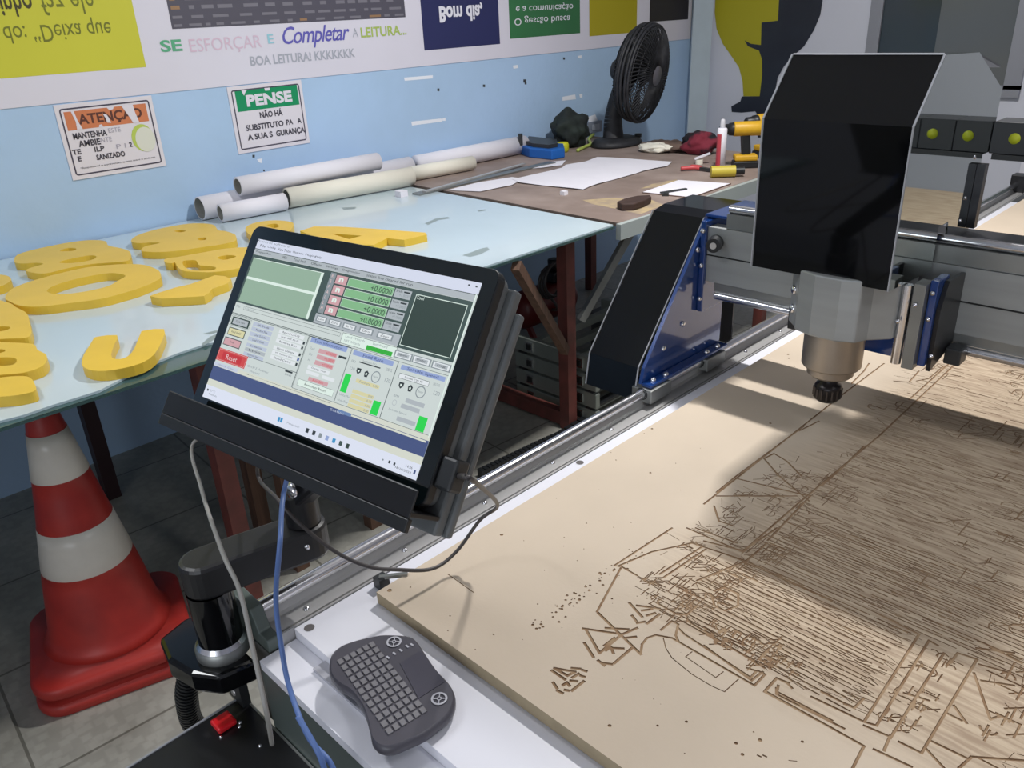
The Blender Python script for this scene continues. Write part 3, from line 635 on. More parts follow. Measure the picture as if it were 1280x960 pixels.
for d, r in ((-.06,RR-.01),(-.045,RR),(-.025,RR+.003),(.0,RR+.004),(.015,RR)): ringt(b, r, d, .008)
for r, d in ((.07,.062),(.13,.055),(.19,.042),(.235,.025)): ringt(b, r, d, .0028)
for r, d in ((.12,-.108),(.2,-.09)): ringt(b, r, d, .003)
N = 72
for k in range(N):
    a = 2*math.pi*k/N
    b.tube([cp(.05,a,.065), cp(.15,a+.12,.055), cp(.225,a+.2,.033), cp(RR,a+.24,.008)], .003, dust_blk, 4, res=2)
    if True: b.tube([cp(.06,a,-.11), cp(.16,a-.1,-.105), cp(.22,a-.2,-.085), cp(RR,a-.24,-.05)], .003, dust_blk, 4, res=2)
b.lathe(hc, [(0,.072),(.05,.07),(.056,.058)], mat('fan_badge', (88, 86, 92), .4), 24, nrm)
b.build('cage', parent=t)
hub = MB(); hub.lathe(hc, [(0,.03),(.04,.028),(.045,-.03),(0,-.03)], dust_blk, 20, nrm); hub.build('hub', parent=t)
for k in range(3):
    a0 = k*2*math.pi/3; b = MB(); g = []
    for i in range(7):
        for j in range(7):
            r = .04 + (.235-.04)*i/6; sp = (.35 + .75*math.sin(math.pi*min(1,(i+.8)/6.8)*.75)); aa = a0 + (j/6-.5)*sp*1.3 + .15*i/6
            g.append(cp(r, aa, .03 - .06*j/6))
    b.add(g, [(i*7+j, i*7+j+1, (i+1)*7+j+1, (i+1)*7+j) for i in range(6) for j in range(6)], dk_plastic, True); o = b.build('blade', parent=t)
    md = o.modifiers.new('s','SOLIDIFY'); md.thickness = .003

# ================================================================ UNDER THE TABLES
# folded aluminium ladder stack
t = thing('folding_ladder', 'folded grey aluminium ladder lying in layers under the table', 'ladder', (-2.1, 2.5, 0))
lad = mat('ladder_aluminium', (142, 148, 142), .45, .5, var=.06, scale=12); hole_m = mat('dark_socket', (20, 22, 22), .7)
for k in range(4):
    z0 = .012 + k*.0775
    b = MB(); b.box((-2.36, 2.33, z0), (-1.90, 2.355, z0+.066), lad); b.build('side_rail', parent=t, bevel=.003)
    b = MB(); b.box((-2.36, 2.93, z0), (-1.90, 2.955, z0+.066), lad); b.build('side_rail', parent=t, bevel=.003)
    for xx in (-2.27, -1.99):
        b = MB(); b.box((xx-.016, 2.355, z0+.016), (xx+.016, 2.93, z0+.05), lad); b.box((xx-.02, 2.324, z0+.013), (xx+.02, 2.331, z0+.053), chrome); b.box((xx-.013, 2.322, z0+.020), (xx+.013, 2.3235, z0+.046), hole_m); b.build('rung', parent=t)
    if k < 3:
        for xx in (-2.34, -1.96): b = MB(); b.box((xx, 2.333, z0+.066), (xx+.04, 2.95, z0+.0775), blk_plastic); b.build('spacer', parent=t)
# compressor + hose coil + dark bag
t = thing('air_compressor', 'dark red air compressor tank under the table against the wall', 'compressor', (-2.85, 3.05, 0))
cr = mat('dark_red_enamel', (98, 28, 26), .4, var=.08)
b = MB(); b.lathe((-2.85,2.83,.16), [(0,0),(.08,.01),(.10,.04),(.10,.38),(.08,.41),(0,.42)], cr, 24, (0,1,0)); b.build('tank', parent=t)
b = MB(); b.box((-2.90,3.08,.262), (-2.80,3.2,.32), blk_satin); b.cyl((-2.85,3.14,.32), (-2.85,3.14,.38), .035, blk_satin); b.build('pump', parent=t, bevel=.008)
for dy in (.06,.34):
    b = MB(); b.bar((-2.93,2.83+dy,0), (-2.88,2.83+dy,.085), .02, .03, cr); b.bar((-2.77,2.83+dy,0), (-2.82,2.83+dy,.085), .02, .03, cr); b.build('foot', parent=t)
b = MB(); cc = onx(688, 352, -2.68)
for k in range(3): b.tube([cc + Vector((.02*k, .085*math.cos(w), .085*math.sin(w)+.01*k)) for w in [2*math.pi*i/24 for i in range(25)]], .008, cable_dark, 6, res=1)
b.tube([cc+Vector((0,.0,-.085)), cc+Vector((0,.05,-.16)), cc+Vector((-.1,.1,-.2))], .008, cable_dark)
b.build('hose_coil', loc=cc, label='coiled black air hose hanging on the compressor under the table', cat='hose')
b = blob('bag', 'black bag heap on the floor behind the silver brace', (-2.35,3.62,.001), (.20,.22,.16), mat('black_fabric', (24, 26, 28), .8, rgb2=(44, 46, 48), scale=10), 'bag', 21, 1.6, .3)
t = thing('storage_box', 'grey plastic storage box on the floor behind the table leg', 'box', (-2.35, 2.75+.4, 0))
b = MB(); b.box((-2.5, 3.02, .0), (-2.12, 3.3, .17), mat('grey_plastic_box', (92, 92, 96), .5)); b.build('body', parent=t, bevel=.01)
b = MB(); b.box((-2.51, 3.01, .171), (-2.11, 3.31, .19), mat('grey_plastic_lid', (78, 80, 86), .5)); b.build('lid', parent=t, bevel=.005)
# floor chain by the rail
b = MB(); P = [onz(x, y, .02) for x, y in ((600,592),(625,580),(650,568),(675,556),(700,545),(740,520))]
for i in range(len(P)-1):
    for k in range(5):
        a = P[i].lerp(P[i+1], k/5); c = P[i].lerp(P[i+1], (k+.8)/5); b.bar(a-Vector((0,0,.0)), c-Vector((0,0,.0)), .03, .03, blk_plastic)
b.build('cable_chain', loc=(P[0].x,P[0].y,.005), label='black cable chain lying on the floor outside the steel rail', cat='cable chain')

# traffic cones (a stack of two)
cx, cy = -2.10, .43
def cone(z0, label, full=True):
    t = thing('traffic_cone', label, 'traffic cone', (cx, cy, z0), 'stacked traffic cones')
    A = math.radians(73.5); S = .20
    b = MB()
    def sq(s, rr, z, n=8):
        out = []
        for qd in range(4):
            for k in range(n+1):
                a = math.pi/2*(qd + k/n); c = Vector((math.cos(math.pi/2*qd+math.pi/4), math.sin(math.pi/2*qd+math.pi/4)))*(s-rr)*math.sqrt(2)
                out.append(Vector((c.x+rr*math.cos(a), c.y+rr*math.sin(a), z)))
        return out
    def circ(r, z, n=36): return [Vector((r*math.cos(2*math.pi*(k+.0)/n - 0), r*math.sin(2*math.pi*k/n), z)) for k in range(n)]
    rings = [sq(S-.005, .07, .0), sq(S, .075, .01), sq(S, .075, .028), sq(S-.008, .07, .036), sq(S-.055, .12, .04)]
    rings += [circ(r, z) for r, z in ((.165,.046),(.150,.062),(.142,.09),(.1305,.16),(.118,.24))]
    bands = [(.27,.395,True),(.395,.53,False),(.53,.655,True),(.655,.715,False)]
    rad = lambda z: .142 + (.034-.142)*(z-.09)/(.72-.09)
    mats_ = [red_rubber]*(len(rings)-1)
    for a_, c_, w in bands:
        rings.append(circ(rad(a_), a_)); mats_.append(red_rubber if len(mats_) < len(rings)-1 and not w and False else (red_rubber))
        rings.append(circ(rad(a_)+(.0015 if w else 0), a_+.002)); mats_.append(red_rubber)
        for k in range(1, 4):
            zz = a_+.002+(c_-a_-.002)*k/3; rings.append(circ(rad(zz)+(.0015 if w else 0), zz)); mats_.append(refl_white if w else red_rubber)
    rings += [circ(.030,.72), circ(.024,.70)]; mats_ += [red_rubber]*2
    Rz = Matrix.Rotation(A, 4, 'Z'); n = 36
    # rings from sq() start at angle 0 of quadrant 0, matching circ()
    for k in range(len(rings)-1):
        vs = [Rz @ p + Vector((cx, cy, z0)) for p in rings[k] + rings[k+1]]
        b.add(vs, [(i, (i+1)%n, n+(i+1)%n, n+i) for i in range(n)], mats_[k], True)
    b.build('cone_body', parent=t, weld=True)
    return t
cone(.0, 'lower orange cone of the stack, only its base rim showing')
cone(.055, 'orange traffic cone with two white bands, top of the stack')

# ================================================================ CNC ROUTER TABLE
BZ = .83
R = thing('router_table', 'CNC router table with white bed and steel side rail', 'machine', (0, 2, 0))
b = MB(); b.box((-.863, .394, BZ-.019), (1.25, 3.62, BZ), white_lam)
for x, y in ((386.6,784.5),(621,631),(724.8,578)): 
    p = onz(x, y, BZ+.0004); n = 14; b.add([(p.x+.0075*math.cos(2*math.pi*k/n), p.y+.0075*math.sin(2*math.pi*k/n), BZ+.0004) for k in range(n)], [tuple(range(n))], mat('screw_recess', (96, 92, 92), .7))
b.build('bed', parent=R)
b = MB(); b.box((-.862, .336, BZ-.032), (1.25, .3935, BZ-.017), white_lam); b.box((-.79, .375, BZ-.017), (-.60, .3935, BZ-.012), mat('slot_grey', (170, 170, 178), .5)); b.build('front_shelf', parent=R)
b = MB(); b.box((-.862, .336, .55), (1.25, .352, BZ-.033), steel_green); b.build('front_beam', parent=R)
b = MB(); b.box((-.925, .352, .66), (-.8640, 3.83, .812), alu_dull); b.build('side_beam', parent=R)
# profiled rail base
b = MB()
prof = [(-.8645, .812), (-.8645, .8315), (-.868, .8315), (-.868, .826), (-.872, .826), (-.872, .831), (-.900, .831), (-.905, .834), (-.911, .845), (-.925, .845), (-.925, .812)]
b.prism([(x, .37, z) for x, z in prof], (0, 3.46, 0), alu); rb_ = b.build('rail_base', parent=R)
b = MB(); b.cyl((-.908, .372, .857), (-.908, 3.82, .857), .0105, chrome, 20); b.build('guide_rod', parent=R)
b = MB(); b.cyl((-.914, .372, .843), (-.914, 3.82, .843), .004, chrome, 12); b.build('rail_seam', parent=R)
for x, y in ((383,760),(506,687),(606,628),(691,578),(764,536.5),(932,439),(975.6,413.5)):
    p = onz(x, y, .832); b = MB(); b.lathe((p.x, p.y, .8312), [(0,.003),(.003,.003),(.0048,.001),(.005,0)], chrome, 14); b.build('bolt', parent=rb_)
b = MB(); b.prism([(-.955, .3525, .813), (-.864, .3525, .813), (-.864, .3525, .834), (-.885, .3525, .836), (-.90, .3525, .868), (-.955, .3525, .872)], (0, .019, 0), steel_green); b.build('end_plate', parent=R, bevel=.002)
b = MB(); b.box((-.925, 3.8, .83), (-.87, 3.86, .90), blk_satin); b.build('end_stop', parent=R, bevel=.003)
for px, py in ((-.89,.42),(-.89,3.5),(1.15,.42),(1.15,3.5)):
    b = MB(); b.box((px-.03, py-.03, 0), (px+.03, py+.03, .655 if px < 0 else .79), steel_green); b.build('leg', parent=R)
b = MB(); b.box((-.86, 3.58, .6), (1.25, 3.60, .81), steel_green); b.build('rear_beam', parent=R)
# bracket at the front corner
b = MB(); b.box((-.965, .325, .745), (-.935, .335, .80), dk_plastic); b.build('corner_bracket', parent=R, bevel=.001)
# small clamp at the MDF corner
b = MB(); p = onz(479, 724, .85); b.box((p.x-.018, p.y-.006, .831), (p.x-.002, p.y+.012, .848), dk_plastic); b.bar((p.x-.01, p.y, .848), (p.x+.02, p.y+.03, .852), .006, .005, alu_dull); b.build('edge_clamp', parent=R)

# ---- engraved MDF board
def W(px, py): 
    p = onz(px, py, .85); return (p.x, p.y)
strokes = []
def st(pts, w=.0032, ox=0, oy=0, s=1.0):
    P = [W(ox+x/s, oy+y/s) for x, y in pts]
    for a, c in zip(P, P[1:]): strokes.append((a, c, w))
c5 = dict(ox=640, oy=660, s=3.2); c6 = dict(ox=880, oy=660, s=3.2); c7 = dict(ox=880, oy=420, s=3.2); c8 = dict(ox=600, oy=800, s=6.4)
for l in ([(595,225),(760,255),(700,285),(600,230)], [(575,245),(680,315)], [(735,225),(800,230)], [(820,240),(850,250)], [(805,285),(835,295)], [(740,300),(790,270)], [(725,325),(775,330)], [(830,330),(735,405)], [(665,360),(695,340),(715,365)], [(585,340),(615,385)], [(620,405),(660,425)], [(680,400),(708,405)]): st(l, .0042, **c8)
for l in ([(285,402),(440,425),(350,500),(295,405)], [(290,460),(325,515)], [(375,400),(465,405)], [(370,470),(410,440)], [(400,480),(445,482)], [(345,530),(370,550)], [(365,540),(400,545)], [(410,540),(480,480)], [(345,340),(515,505)], [(430,430),(500,400)], [(375,490),(395,475),(405,500)], [(450,440),(495,435)],
          [(470,300),(520,355)], [(500,310),(590,322)], [(540,350),(572,340)], [(500,380),(530,375)], [(540,382),(590,345)], [(480,350),(497,372)], [(520,330),(560,325)]): st(l, .0042, **c5)
for l in ([(435,160),(340,335)], [(410,150),(640,0)], [(430,150),(560,95),(720,60),(930,130),(1280,290)], [(515,500),(520,465),(540,440),(575,428),(640,440),(970,630),(1012,585),(985,572)], [(595,408),(640,372),(665,385),(655,430),(665,452)], [(665,400),(690,425),(955,598),(978,572),(940,560)], [(700,370),(1010,560)], [(430,150),(500,190)], [(580,300),(660,345),(700,345),(740,310)], [(590,185),(760,75)], [(610,195),(775,85)], [(740,210),(940,130),(1020,60)], [(1010,655),(1060,600),(1100,620),(1120,640)], [(1010,655),(1280,800)], [(1065,630),(1060,655),(1280,770)], [(700,0),(920,95),(1060,0)], [(735,0),(900,60)],
          [(810,250),(850,235),(905,260),(905,310),(850,330),(810,310),(800,275)], [(825,275),(885,290)], [(825,295),(870,310)], [(800,420),(815,460),(880,480)], [(860,440),(930,470)]): st(l, .0034, **c5)
st([(605,440),(615,480),(640,520),(720,585),(795,630),(850,655),(905,605)], .0014, **c5); st([(720,495),(695,515),(815,598),(845,575)], .0014, **c5)
for l in ([(0,470),(190,610),(235,575)], [(245,650),(290,600),(340,620)], [(245,652),(640,872),(595,960)], [(290,640),(290,665),(560,802)], [(430,675),(640,775),(690,790),(900,450),(935,470)], [(470,655),(600,720),(640,680)], [(640,775),(860,425),(700,345)], [(780,855),(870,900),(1092,525),(1015,500),(985,540)], [(745,840),(960,500)], [(720,890),(745,830)], [(640,790),(745,835)], [(1080,580),(1145,765),(1190,750)], [(1020,960),(1070,915),(1280,930)], [(680,885),(830,955)], [(1100,545),(1225,580)], [(1110,610),(1240,630)], [(905,850),(1060,925)], [(890,885),(960,960)], [(800,660),(900,690)],[(1000,710),(1050,780)],[(970,740),(1030,770)],[(1120,460),(1270,540)], [(1090,480),(1240,500)]): st(l, .0034, **c6)
for l in ([(0,672),(180,530),(560,230),(720,110)], [(50,625),(130,560),(400,360)], [(160,858),(400,650),(700,400),(1050,70)], [(255,818),(425,640)], [(820,255),(1020,75)], [(50,640),(370,640)], [(130,570),(420,640)], [(0,820),(160,860)], [(380,380),(460,340)], [(590,190),(640,140),(660,110)], [(240,490),(300,560),(420,660)], [(240,490),(280,470),(330,500),(390,560)], [(40,680),(60,740),(120,760)], [(760,180),(820,185),(860,140)], [(850,180),(900,170),(960,120)], [(640,440),(560,520),(470,600)]): st(l, .0034, **c7)
# axis-aligned hatching cut into the sheet
random.seed(11)
def seg(x0, y0, x1, y1, w=.003): strokes.append(((x0, y0), (x1, y1), w))
y = .742
while y < .918:
    x0 = -.505 + max(0, (y-.742))*.30 + random.uniform(-.03, .02); x1 = -.228 + random.uniform(-.012, .004)
    x = x0
    while x < x1:
        L_ = random.uniform(.05, .26); yy = y + random.uniform(-.0006,.0006); seg(x, yy, min(x+L_, x1), yy, random.uniform(.0017,.0026)); x += L_ + random.uniform(.003, .014)
    y += random.choice((.0075, .0085, .0095))
y = .926
while y < 1.10:
    x = -.44 + random.uniform(-.03,.04)
    while x < -.11 - (y-.92)*.3:
        L_ = random.uniform(.04, .2); yy = y + random.uniform(-.001,.001); seg(x, yy, x+L_, yy+random.uniform(-.001,.001), random.uniform(.0014,.0022)); x += L_ + random.uniform(.004, .02)
    y += random.choice((.0055, .007, .0085))
y = 1.10
while y < 1.42:
    x = -.42 + random.uniform(-.08,.08)
    while x < .1:
        L_ = random.uniform(.01, .07); a = random.uniform(-.003,.003)
        if random.random() < .55: seg(x, y, x+L_, y+a, random.uniform(.0009,.0016))
        x += L_ + random.uniform(.01, .05)
    y += random.uniform(.005, .010)
def glyph(cx, cy, s, w=.0028):
    for _ in range(random.randint(3, 5)):
        x = cx + random.uniform(-.5,.5)*s; y = cy + random.uniform(-.5,.5)*s; k = random.random()
        if k < .35: seg(x-s*.4, y, x+s*.4, y, w)
        elif k < .7: seg(x, y-s*.4, x, y+s*.4, w)
        elif k < .85: seg(x-s*.3, y-s*.3, x+s*.3, y+s*.3, w)
        else:
            r = s*random.uniform(.2,.4); a0 = random.uniform(0,6.28)
            P = [(x+r*math.cos(a0+i*.5), y+r*math.sin(a0+i*.5)) for i in range(7)]
            for a, c in zip(P, P[1:]): strokes.append((a, c, w))
for _ in range(36): glyph(random.uniform(-.545,-.44), random.uniform(.74,.90), random.uniform(.015,.035), .0018)
for _ in range(26): glyph(random.uniform(-.44,-.30), random.uniform(.735,.79), random.uniform(.012,.025), .002)
for _ in range(14): glyph(random.uniform(-.205,-.165), random.uniform(.75,.90), random.uniform(.012,.022), .0018)
for _ in range(70): glyph(random.uniform(-.12,.30), random.uniform(.66,1.1), random.uniform(.02,.05), .0026)
for _ in range(45): glyph(random.uniform(-.56,-.42), random.uniform(.93,1.2), random.uniform(.02,.045), .0013)
for _ in range(110): glyph(random.uniform(-.54,.15), random.uniform(1.5,2.1), random.uniform(.02,.055), .0018)
for _ in range(60): glyph(random.uniform(-.28,.05), random.uniform(1.0,1.4), random.uniform(.02,.04), .0017)
for yy in (1.62, 1.70, 1.79, 1.9):
    x = -.50
    while x < .1: seg(x, yy, x+random.uniform(.02,.07), yy, .0022); x += random.uniform(.05,.11)
def fibres(n, x0, x1, y0, y1, sp, l0, l1):
    for _ in range(n):
        x = random.uniform(x0,x1); y = random.uniform(y0,y1); a = random.gauss(0,sp); l_ = random.uniform(l0,l1)
        seg(x, y, x+l_*math.cos(a), y+l_*math.sin(a), random.uniform(.0007,.0014))
fibres(700, -.56,.15,1.45,2.1,.3,.005,.03)
fibres(1100, -.50,.2,.93,1.45,.12,.006,.035)
fibres(260, -.48,-.23,.74,.92,.2,.005,.03)
fibres(160, -.14,.3,.68,1.1,.8,.006,.03)
fibres(90, -.57,-.45,.75,1.3,1.2,.006,.03)
dots = [(487,738,2.6),(513,734,1),(627,668.5,1.9),(562.5,769.8,1),(617,793,1.2),(672,755,1),(669,775,1),(707,750,1.4),(815,536,1.5),(805,542,1),(813,591,1.4),(770,575,.9),(733,654,1),(985,443,1.6),(986,448,1.2),(993,458,1),(963,529,1.6),(953,478,.8),(762,907,2),(822,907,1.4),(858,902,1.6),(920,929,1.8),(928,943,1.9),(950,925,2.2),(1003,927,1.6),(942,915,1),(765,748.5,1.2),(707,771,1.4)]
random.seed(5)
for k in range(70):
    u = random.random(); px = 668 + (800-668)*u; py = 783 - (783-690)*u; dots.append((px+random.gauss(0,5), py+random.gauss(0,5), random.uniform(.5,1.7)))
for k in range(60): dots.append((random.uniform(480,1000), random.uniform(560,950), random.uniform(.3,.8)))
for k in range(8): strokes.append((W(940+k*7,944), W(944+k*7,946), .002)) if k in (1,2) else None
st([(832,505),(935,578)], .0014, ox=300, oy=560, s=3.2); st([(860,505),(960,515)], .001, ox=900, oy=900, s=10)
BX0, BX1, BY0, BY1 = -.818, 1.22, .505, 3.60
def inb(p): return BX0+.004 < p[0] < BX1-.004 and BY0+.004 < p[1] < BY1-.004
V2 = [Vector((BX0,BY0)), Vector((BX1,BY0)), Vector((BX1,BY1)), Vector((BX0,BY1))]; FF = [[0,1,2,3]]
for a, c, w in strokes:
    a = Vector(a); c = Vector(c)
    if not (inb(a) and inb(c)) or (c-a).length < .0015: continue
    d = (c-a).normalized(); n = Vector((-d.y, d.x))*w/2; a = a - d*w*.4; c = c + d*w*.4
    k = len(V2); V2 += [a-n, c-n, c+n, a+n]; FF.append([k,k+1,k+2,k+3])
for px, py, r in dots:
    x, y = W(px, py); rr = r*.0011*(1 + (960-py)*.0012)
    if not inb((x,y)): continue
    k = len(V2); n = 8 if r > 1.2 else 5; V2 += [Vector((x+rr*math.cos(2*math.pi*i/n), y+rr*math.sin(2*math.pi*i/n))) for i in range(n)]; FF.append(list(range(k,k+n)))
import time; t0 = time.time()
vo, eo, fo, _a, _b, of = delaunay_2d_cdt(V2, [], FF, 1, 1e-5)
print('CDT', len(V2), len(fo), time.time()-t0)
TZ = .85; GZ = .8487
vt = [Vector((v.x, v.y, TZ)) for v in vo]; vg = [Vector((v.x, v.y, GZ)) for v in vo]; NV = len(vt)
def orient(f_):
    p = [vo[i] for i in f_]; return f_ if (p[1]-p[0]).cross(p[2]-p[0]) > 0 else list(reversed(f_))
top = []; cut = []
for f_, src in zip(fo, of): (cut if any(s_ > 0 for s_ in src) else top).append(orient(f_))
es = {}
for f_ in top:
    for i in range(len(f_)): es[(f_[i], f_[(i+1)%len(f_)])] = 1
b = MB(); b.add(vt + vg, [tuple(f_) for f_ in top], mdf)
k0 = len(b.v)
def addf(mb, base, fs, m):
    i = mb.mi(m)
    for f_ in fs: mb.f.append(tuple(base+k for k in f_)); mb.m.append(i); mb.sm.append(False)
addf(b, 0, [tuple(NV+i for i in f_) for f_ in cut], mdf_cut)
walls = []
for f_ in cut:
    for i in range(len(f_)):
        a, c = f_[i], f_[(i+1)%len(f_)]
        if (c, a) in es: walls.append((c, a, NV+a, NV+c)[::-1])
addf(b, 0, walls, mdf_cut)
BB = [Vector((BX0,BY0,TZ)), Vector((BX1,BY0,TZ)), Vector((BX1,BY1,TZ)), Vector((BX0,BY1,TZ))]; DB = [p - Vector((0,0,.0195)) for p in BB]
b.add(BB + DB, [(0,4,5,1),(1,5,6,2),(2,6,7,3),(3,7,4,0),(4,7,6,5)], mdf_edge)
b.build('mdf_sheet', loc=(BX0, BY0, TZ-.0195), label='large engraved MDF sheet lying on the white router bed', cat='board')

# ================================================================ GANTRY
G = thing('machine_gantry', 'grey gantry beam with blue end bracket riding over the bed', 'machine', (0, 1.55, .9))
XL = -.903; XR = 1.3
b = MB()
for z0, z1 in ((1.050,1.1075),(1.1085,1.168)): b.box((XL+.0, 1.48, z0), (XR, 1.515, z1), alu_grey)
b.box((XL+.0, 1.4795, 1.1065), (XR, 1.4805, 1.1095), hole_m) 
b.box((XL+.02, 1.484, 1.030), (XR, 1.515, 1.0495), alu_dull)
b.build('front_beam', parent=G)
b = MB(); b.box((XL, 1.617, 1.02), (XR, 1.66, 1.185), alu_grey); b.build('rear_beam', parent=G)  # unseen beam, invented so the gantry shadow keeps a lit slit
b = MB(); b.box((XL+.04, 1.484, 1.169), (XR, 1.512, 1.199), alu_dull); b.build('rail_support', parent=G)
b = MB(); b.cyl((XL+.04, 1.497, 1.2075), (XR, 1.497, 1.2075), .0085, chrome); b.build('upper_guide_rod', parent=G)
b = MB(); b.cyl((XL+.026, 1.482, 1.0215), (XR, 1.482, 1.0215), .0085, chrome); b.build('lower_guide_rod', parent=G)
b = MB(); b.cyl((-.881,1.479,1.138), (-.872,1.452,1.138), .0165, blk_plastic, 24, r2=.015); b.cyl((-.872,1.4515,1.138), (-.8715,1.450,1.138), .007, alu, 16); b.build('bumper', parent=G)
b = MB(); b.box((-.63,1.5155,1.186), (XR,1.66,1.190), blk_satin); b.build('cable_ledge', parent=G)
# cable tray posts tie the beams
b = MB(); b.box((-.5,1.66,1.05), (-.47,1.665,1.18), blk_satin); b.build('beam_tie', parent=G)
# side bracket in blue
b = MB(); xp = -.925
side = [(1.275,.872),(1.578,.872),(1.582,1.02),(1.63,1.182),(1.50,1.182),(1.285,.905)]
b.prism([(xp, y, z) for y, z in side], (.008, 0, 0), blue_metal); spl = b.build('side_plate', parent=G)
b = MB(); b.box((xp+.0085, 1.275, .868), (-.892, 1.575, .876), blue_metal); b.build('bottom_flange', parent=G, bevel=.002)
b = MB(); b.prism([(xp+.0085, 1.472, .98), (xp+.0215, 1.472, .98), (xp+.0215, 1.472, 1.180), (xp+.0085, 1.472, 1.180)], (0, .18, 0), blue_metal); b.box((xp-.05, 1.455, .965), (xp-.002, 1.51, .985), blue_metal); b.box((xp+.0, 1.50, 1.1825), (XL+.04, 1.66, 1.189), blue_metal); b.build('end_flange', parent=G, bevel=.002)
for y, z in ((1.35,.93),(1.42,.965),(1.465,1.12)):
    b = MB(); b.lathe((xp+.008, y, z), [(.006,0),(.006,.003),(.0035,.005),(0,.005)], chrome, 14, (1,0,0)); b.build('bolt', parent=spl)
for x, y in ((-.906,1.30),(-.902,1.34),(-.902,1.50),(-.902,1.545)):
    b = MB(); b.lathe((x, y, .8762), [(.0065,0),(.0065,.003),(.004,.006),(0,.006)], chrome, 14); b.build('bolt', parent=spl)
for z in (1.16, 1.085, 1.01):
    b = MB(); b.lathe((xp+.015, 1.4715, z), [(.0055,0),(.0055,.003),(.0035,.005),(0,.005)], chrome, 14, (0,-1,0)); b.build('bolt', parent=spl)
for y0 in (1.265, 1.48):
    b = MB(); b.box((-.935, y0, .838), (-.885, y0+.075, .8675), alu_dull); b.build('bearing_block', parent=G, bevel=.002)
    b = MB(); b.lathe((-.908, y0-.001, .857), [(.0115,0),(.0135,-.001),(.0135,.0),], blk_plastic, 20, (0,-1,0)); b.build('seal', parent=G)
# black sheet cover on the outside
cv = [(1.266,.835),(1.280,.905),(1.505,1.178),(1.545,1.186),(1.66,1.186),(1.66,1.183),(1.547,1.183),(1.508,1.174),(1.285,.903),(1.27,.835)]
b = MB(); b.prism([(-.985-.075, y, z) for y, z in cv], (.13, 0, 0), blk_gloss)
b.build('side_cover', parent=G)
for xx in (-1.0615, -.929): 
    b = MB(); b.bar((xx,1.279,.906), (xx,1.504,1.179), .0016, .003, edge_clear); b.bar((xx,1.265,.836), (xx,1.279,.905), .0016, .003, edge_clear); b.build('cover_edge', parent=G, label='thin light cut edge of the cover')
b = MB(); b.box((-1.060, 1.655, .84), (-.93, 1.66, 1.183), blk_satin); b.build('rear_cover', parent=G)

# ---- spindle carriage
S = thing('spindle_carriage', 'spindle carriage with tall glossy black hood hanging on the gantry', 'machine', (-.54, 1.35, .95))
hx0, hx1 = -.693, -.455
# hood shell: front strip (bent) and two side panels
pr = [(1.29,1.166),(1.29,1.418),(1.372,1.511),(1.523,1.505),(1.66,1.475)]
th = .003
def strip(x0, x1, m):
    b = MB(); o_ = [(y, z) for y, z in pr]; i_ = [(1.293,1.166),(1.293,1.417),(1.374,1.508),(1.522,1.502),(1.66,1.472)]
    b.prism([(x0, y, z) for y, z in o_ + i_[::-1]], (x1-x0, 0, 0), m); return b
strip(hx0, hx1, blk_gloss).build('hood_front', parent=S)
sp = [(1.29,1.166),(1.29,1.418),(1.372,1.511),(1.523,1.505),(1.683,1.435),(1.683,1.328),(1.642,1.328),(1.642,1.192),(1.60,1.192),(1.53,1.192),(1.52,1.232),(1.474,1.232),(1.474,1.155),(1.44,1.157)]
for x0 in (hx0-.003, hx1):
    b = MB(); b.prism([(x0, y, z) for y, z in sp], (.003, 0, 0), blk_gloss); b.mats[0] = mirror_blk; b.build('hood_side', parent=S)
b = MB()
for xx in (hx0-.0015, hx1+.0015):
    b.bar((xx,1.2885,1.166), (xx,1.2885,1.418), .003, .0018, edge_clear); b.bar((xx,1.2885,1.418), (xx,1.3705,1.512), .003, .0018, edge_clear)
b.bar((hx0,1.3715,1.5125), (hx1,1.3715,1.5125), .0025, .0022, mat('bright_edge', (220, 220, 226), .3)); b.build('hood_edge', parent=S, label='light saw-cut acrylic edge')
for y, z in ((1.60,1.33),(1.59,1.26),(1.585,1.22)):
    b = MB(); b.lathe((hx1+.003, y, z), [(.004,0),(.003,.002),(0,.002)], chrome, 12, (1,0,0)); b.build('bolt', parent=S)
b = MB(); b.box((-.4515, 1.622, 1.20), (-.438, 1.640, 1.314), mat('dark_steel_post', (62, 62, 66), .35, .7, var=.2, scale=30)); b.build('chain_post', parent=S)
sx, sy = -.548, 1.335
b = MB()
for pf in ([(.051,1.064),(.051,1.001)], [(.051,1.001),(.049,.998)], [(.049,.998),(.040,.998)], [(.040,.998),(.040,.983)], [(.040,.983),(.036,.979)], [(.036,.979),(0,.979)]): b.lathe((sx, sy, 0), pf, steel_warm, 48)
b.build('spindle_body', parent=S)
b = MB(); b.lathe((sx, sy, 0), [(.016,.98),(.016,.963),(.022,.960),(.0235,.955),(.0235,.935),(.019,.929),(.008,.927),(0,.927)], mat('black_collet_steel', (44, 40, 40), .35, .6), 24); cn_ = b.build('collet_nut', parent=S)
b = MB()
for k in range(16):
    a = 2*math.pi*k/16; b.bar((sx+.0236*math.cos(a), sy+.0236*math.sin(a), .936), (sx+.0236*math.cos(a), sy+.0236*math.sin(a), .954), .003, .003, mat('collet_ridge', (70, 64, 62), .35, .6))
b.build('collet_ridges', parent=cn_)
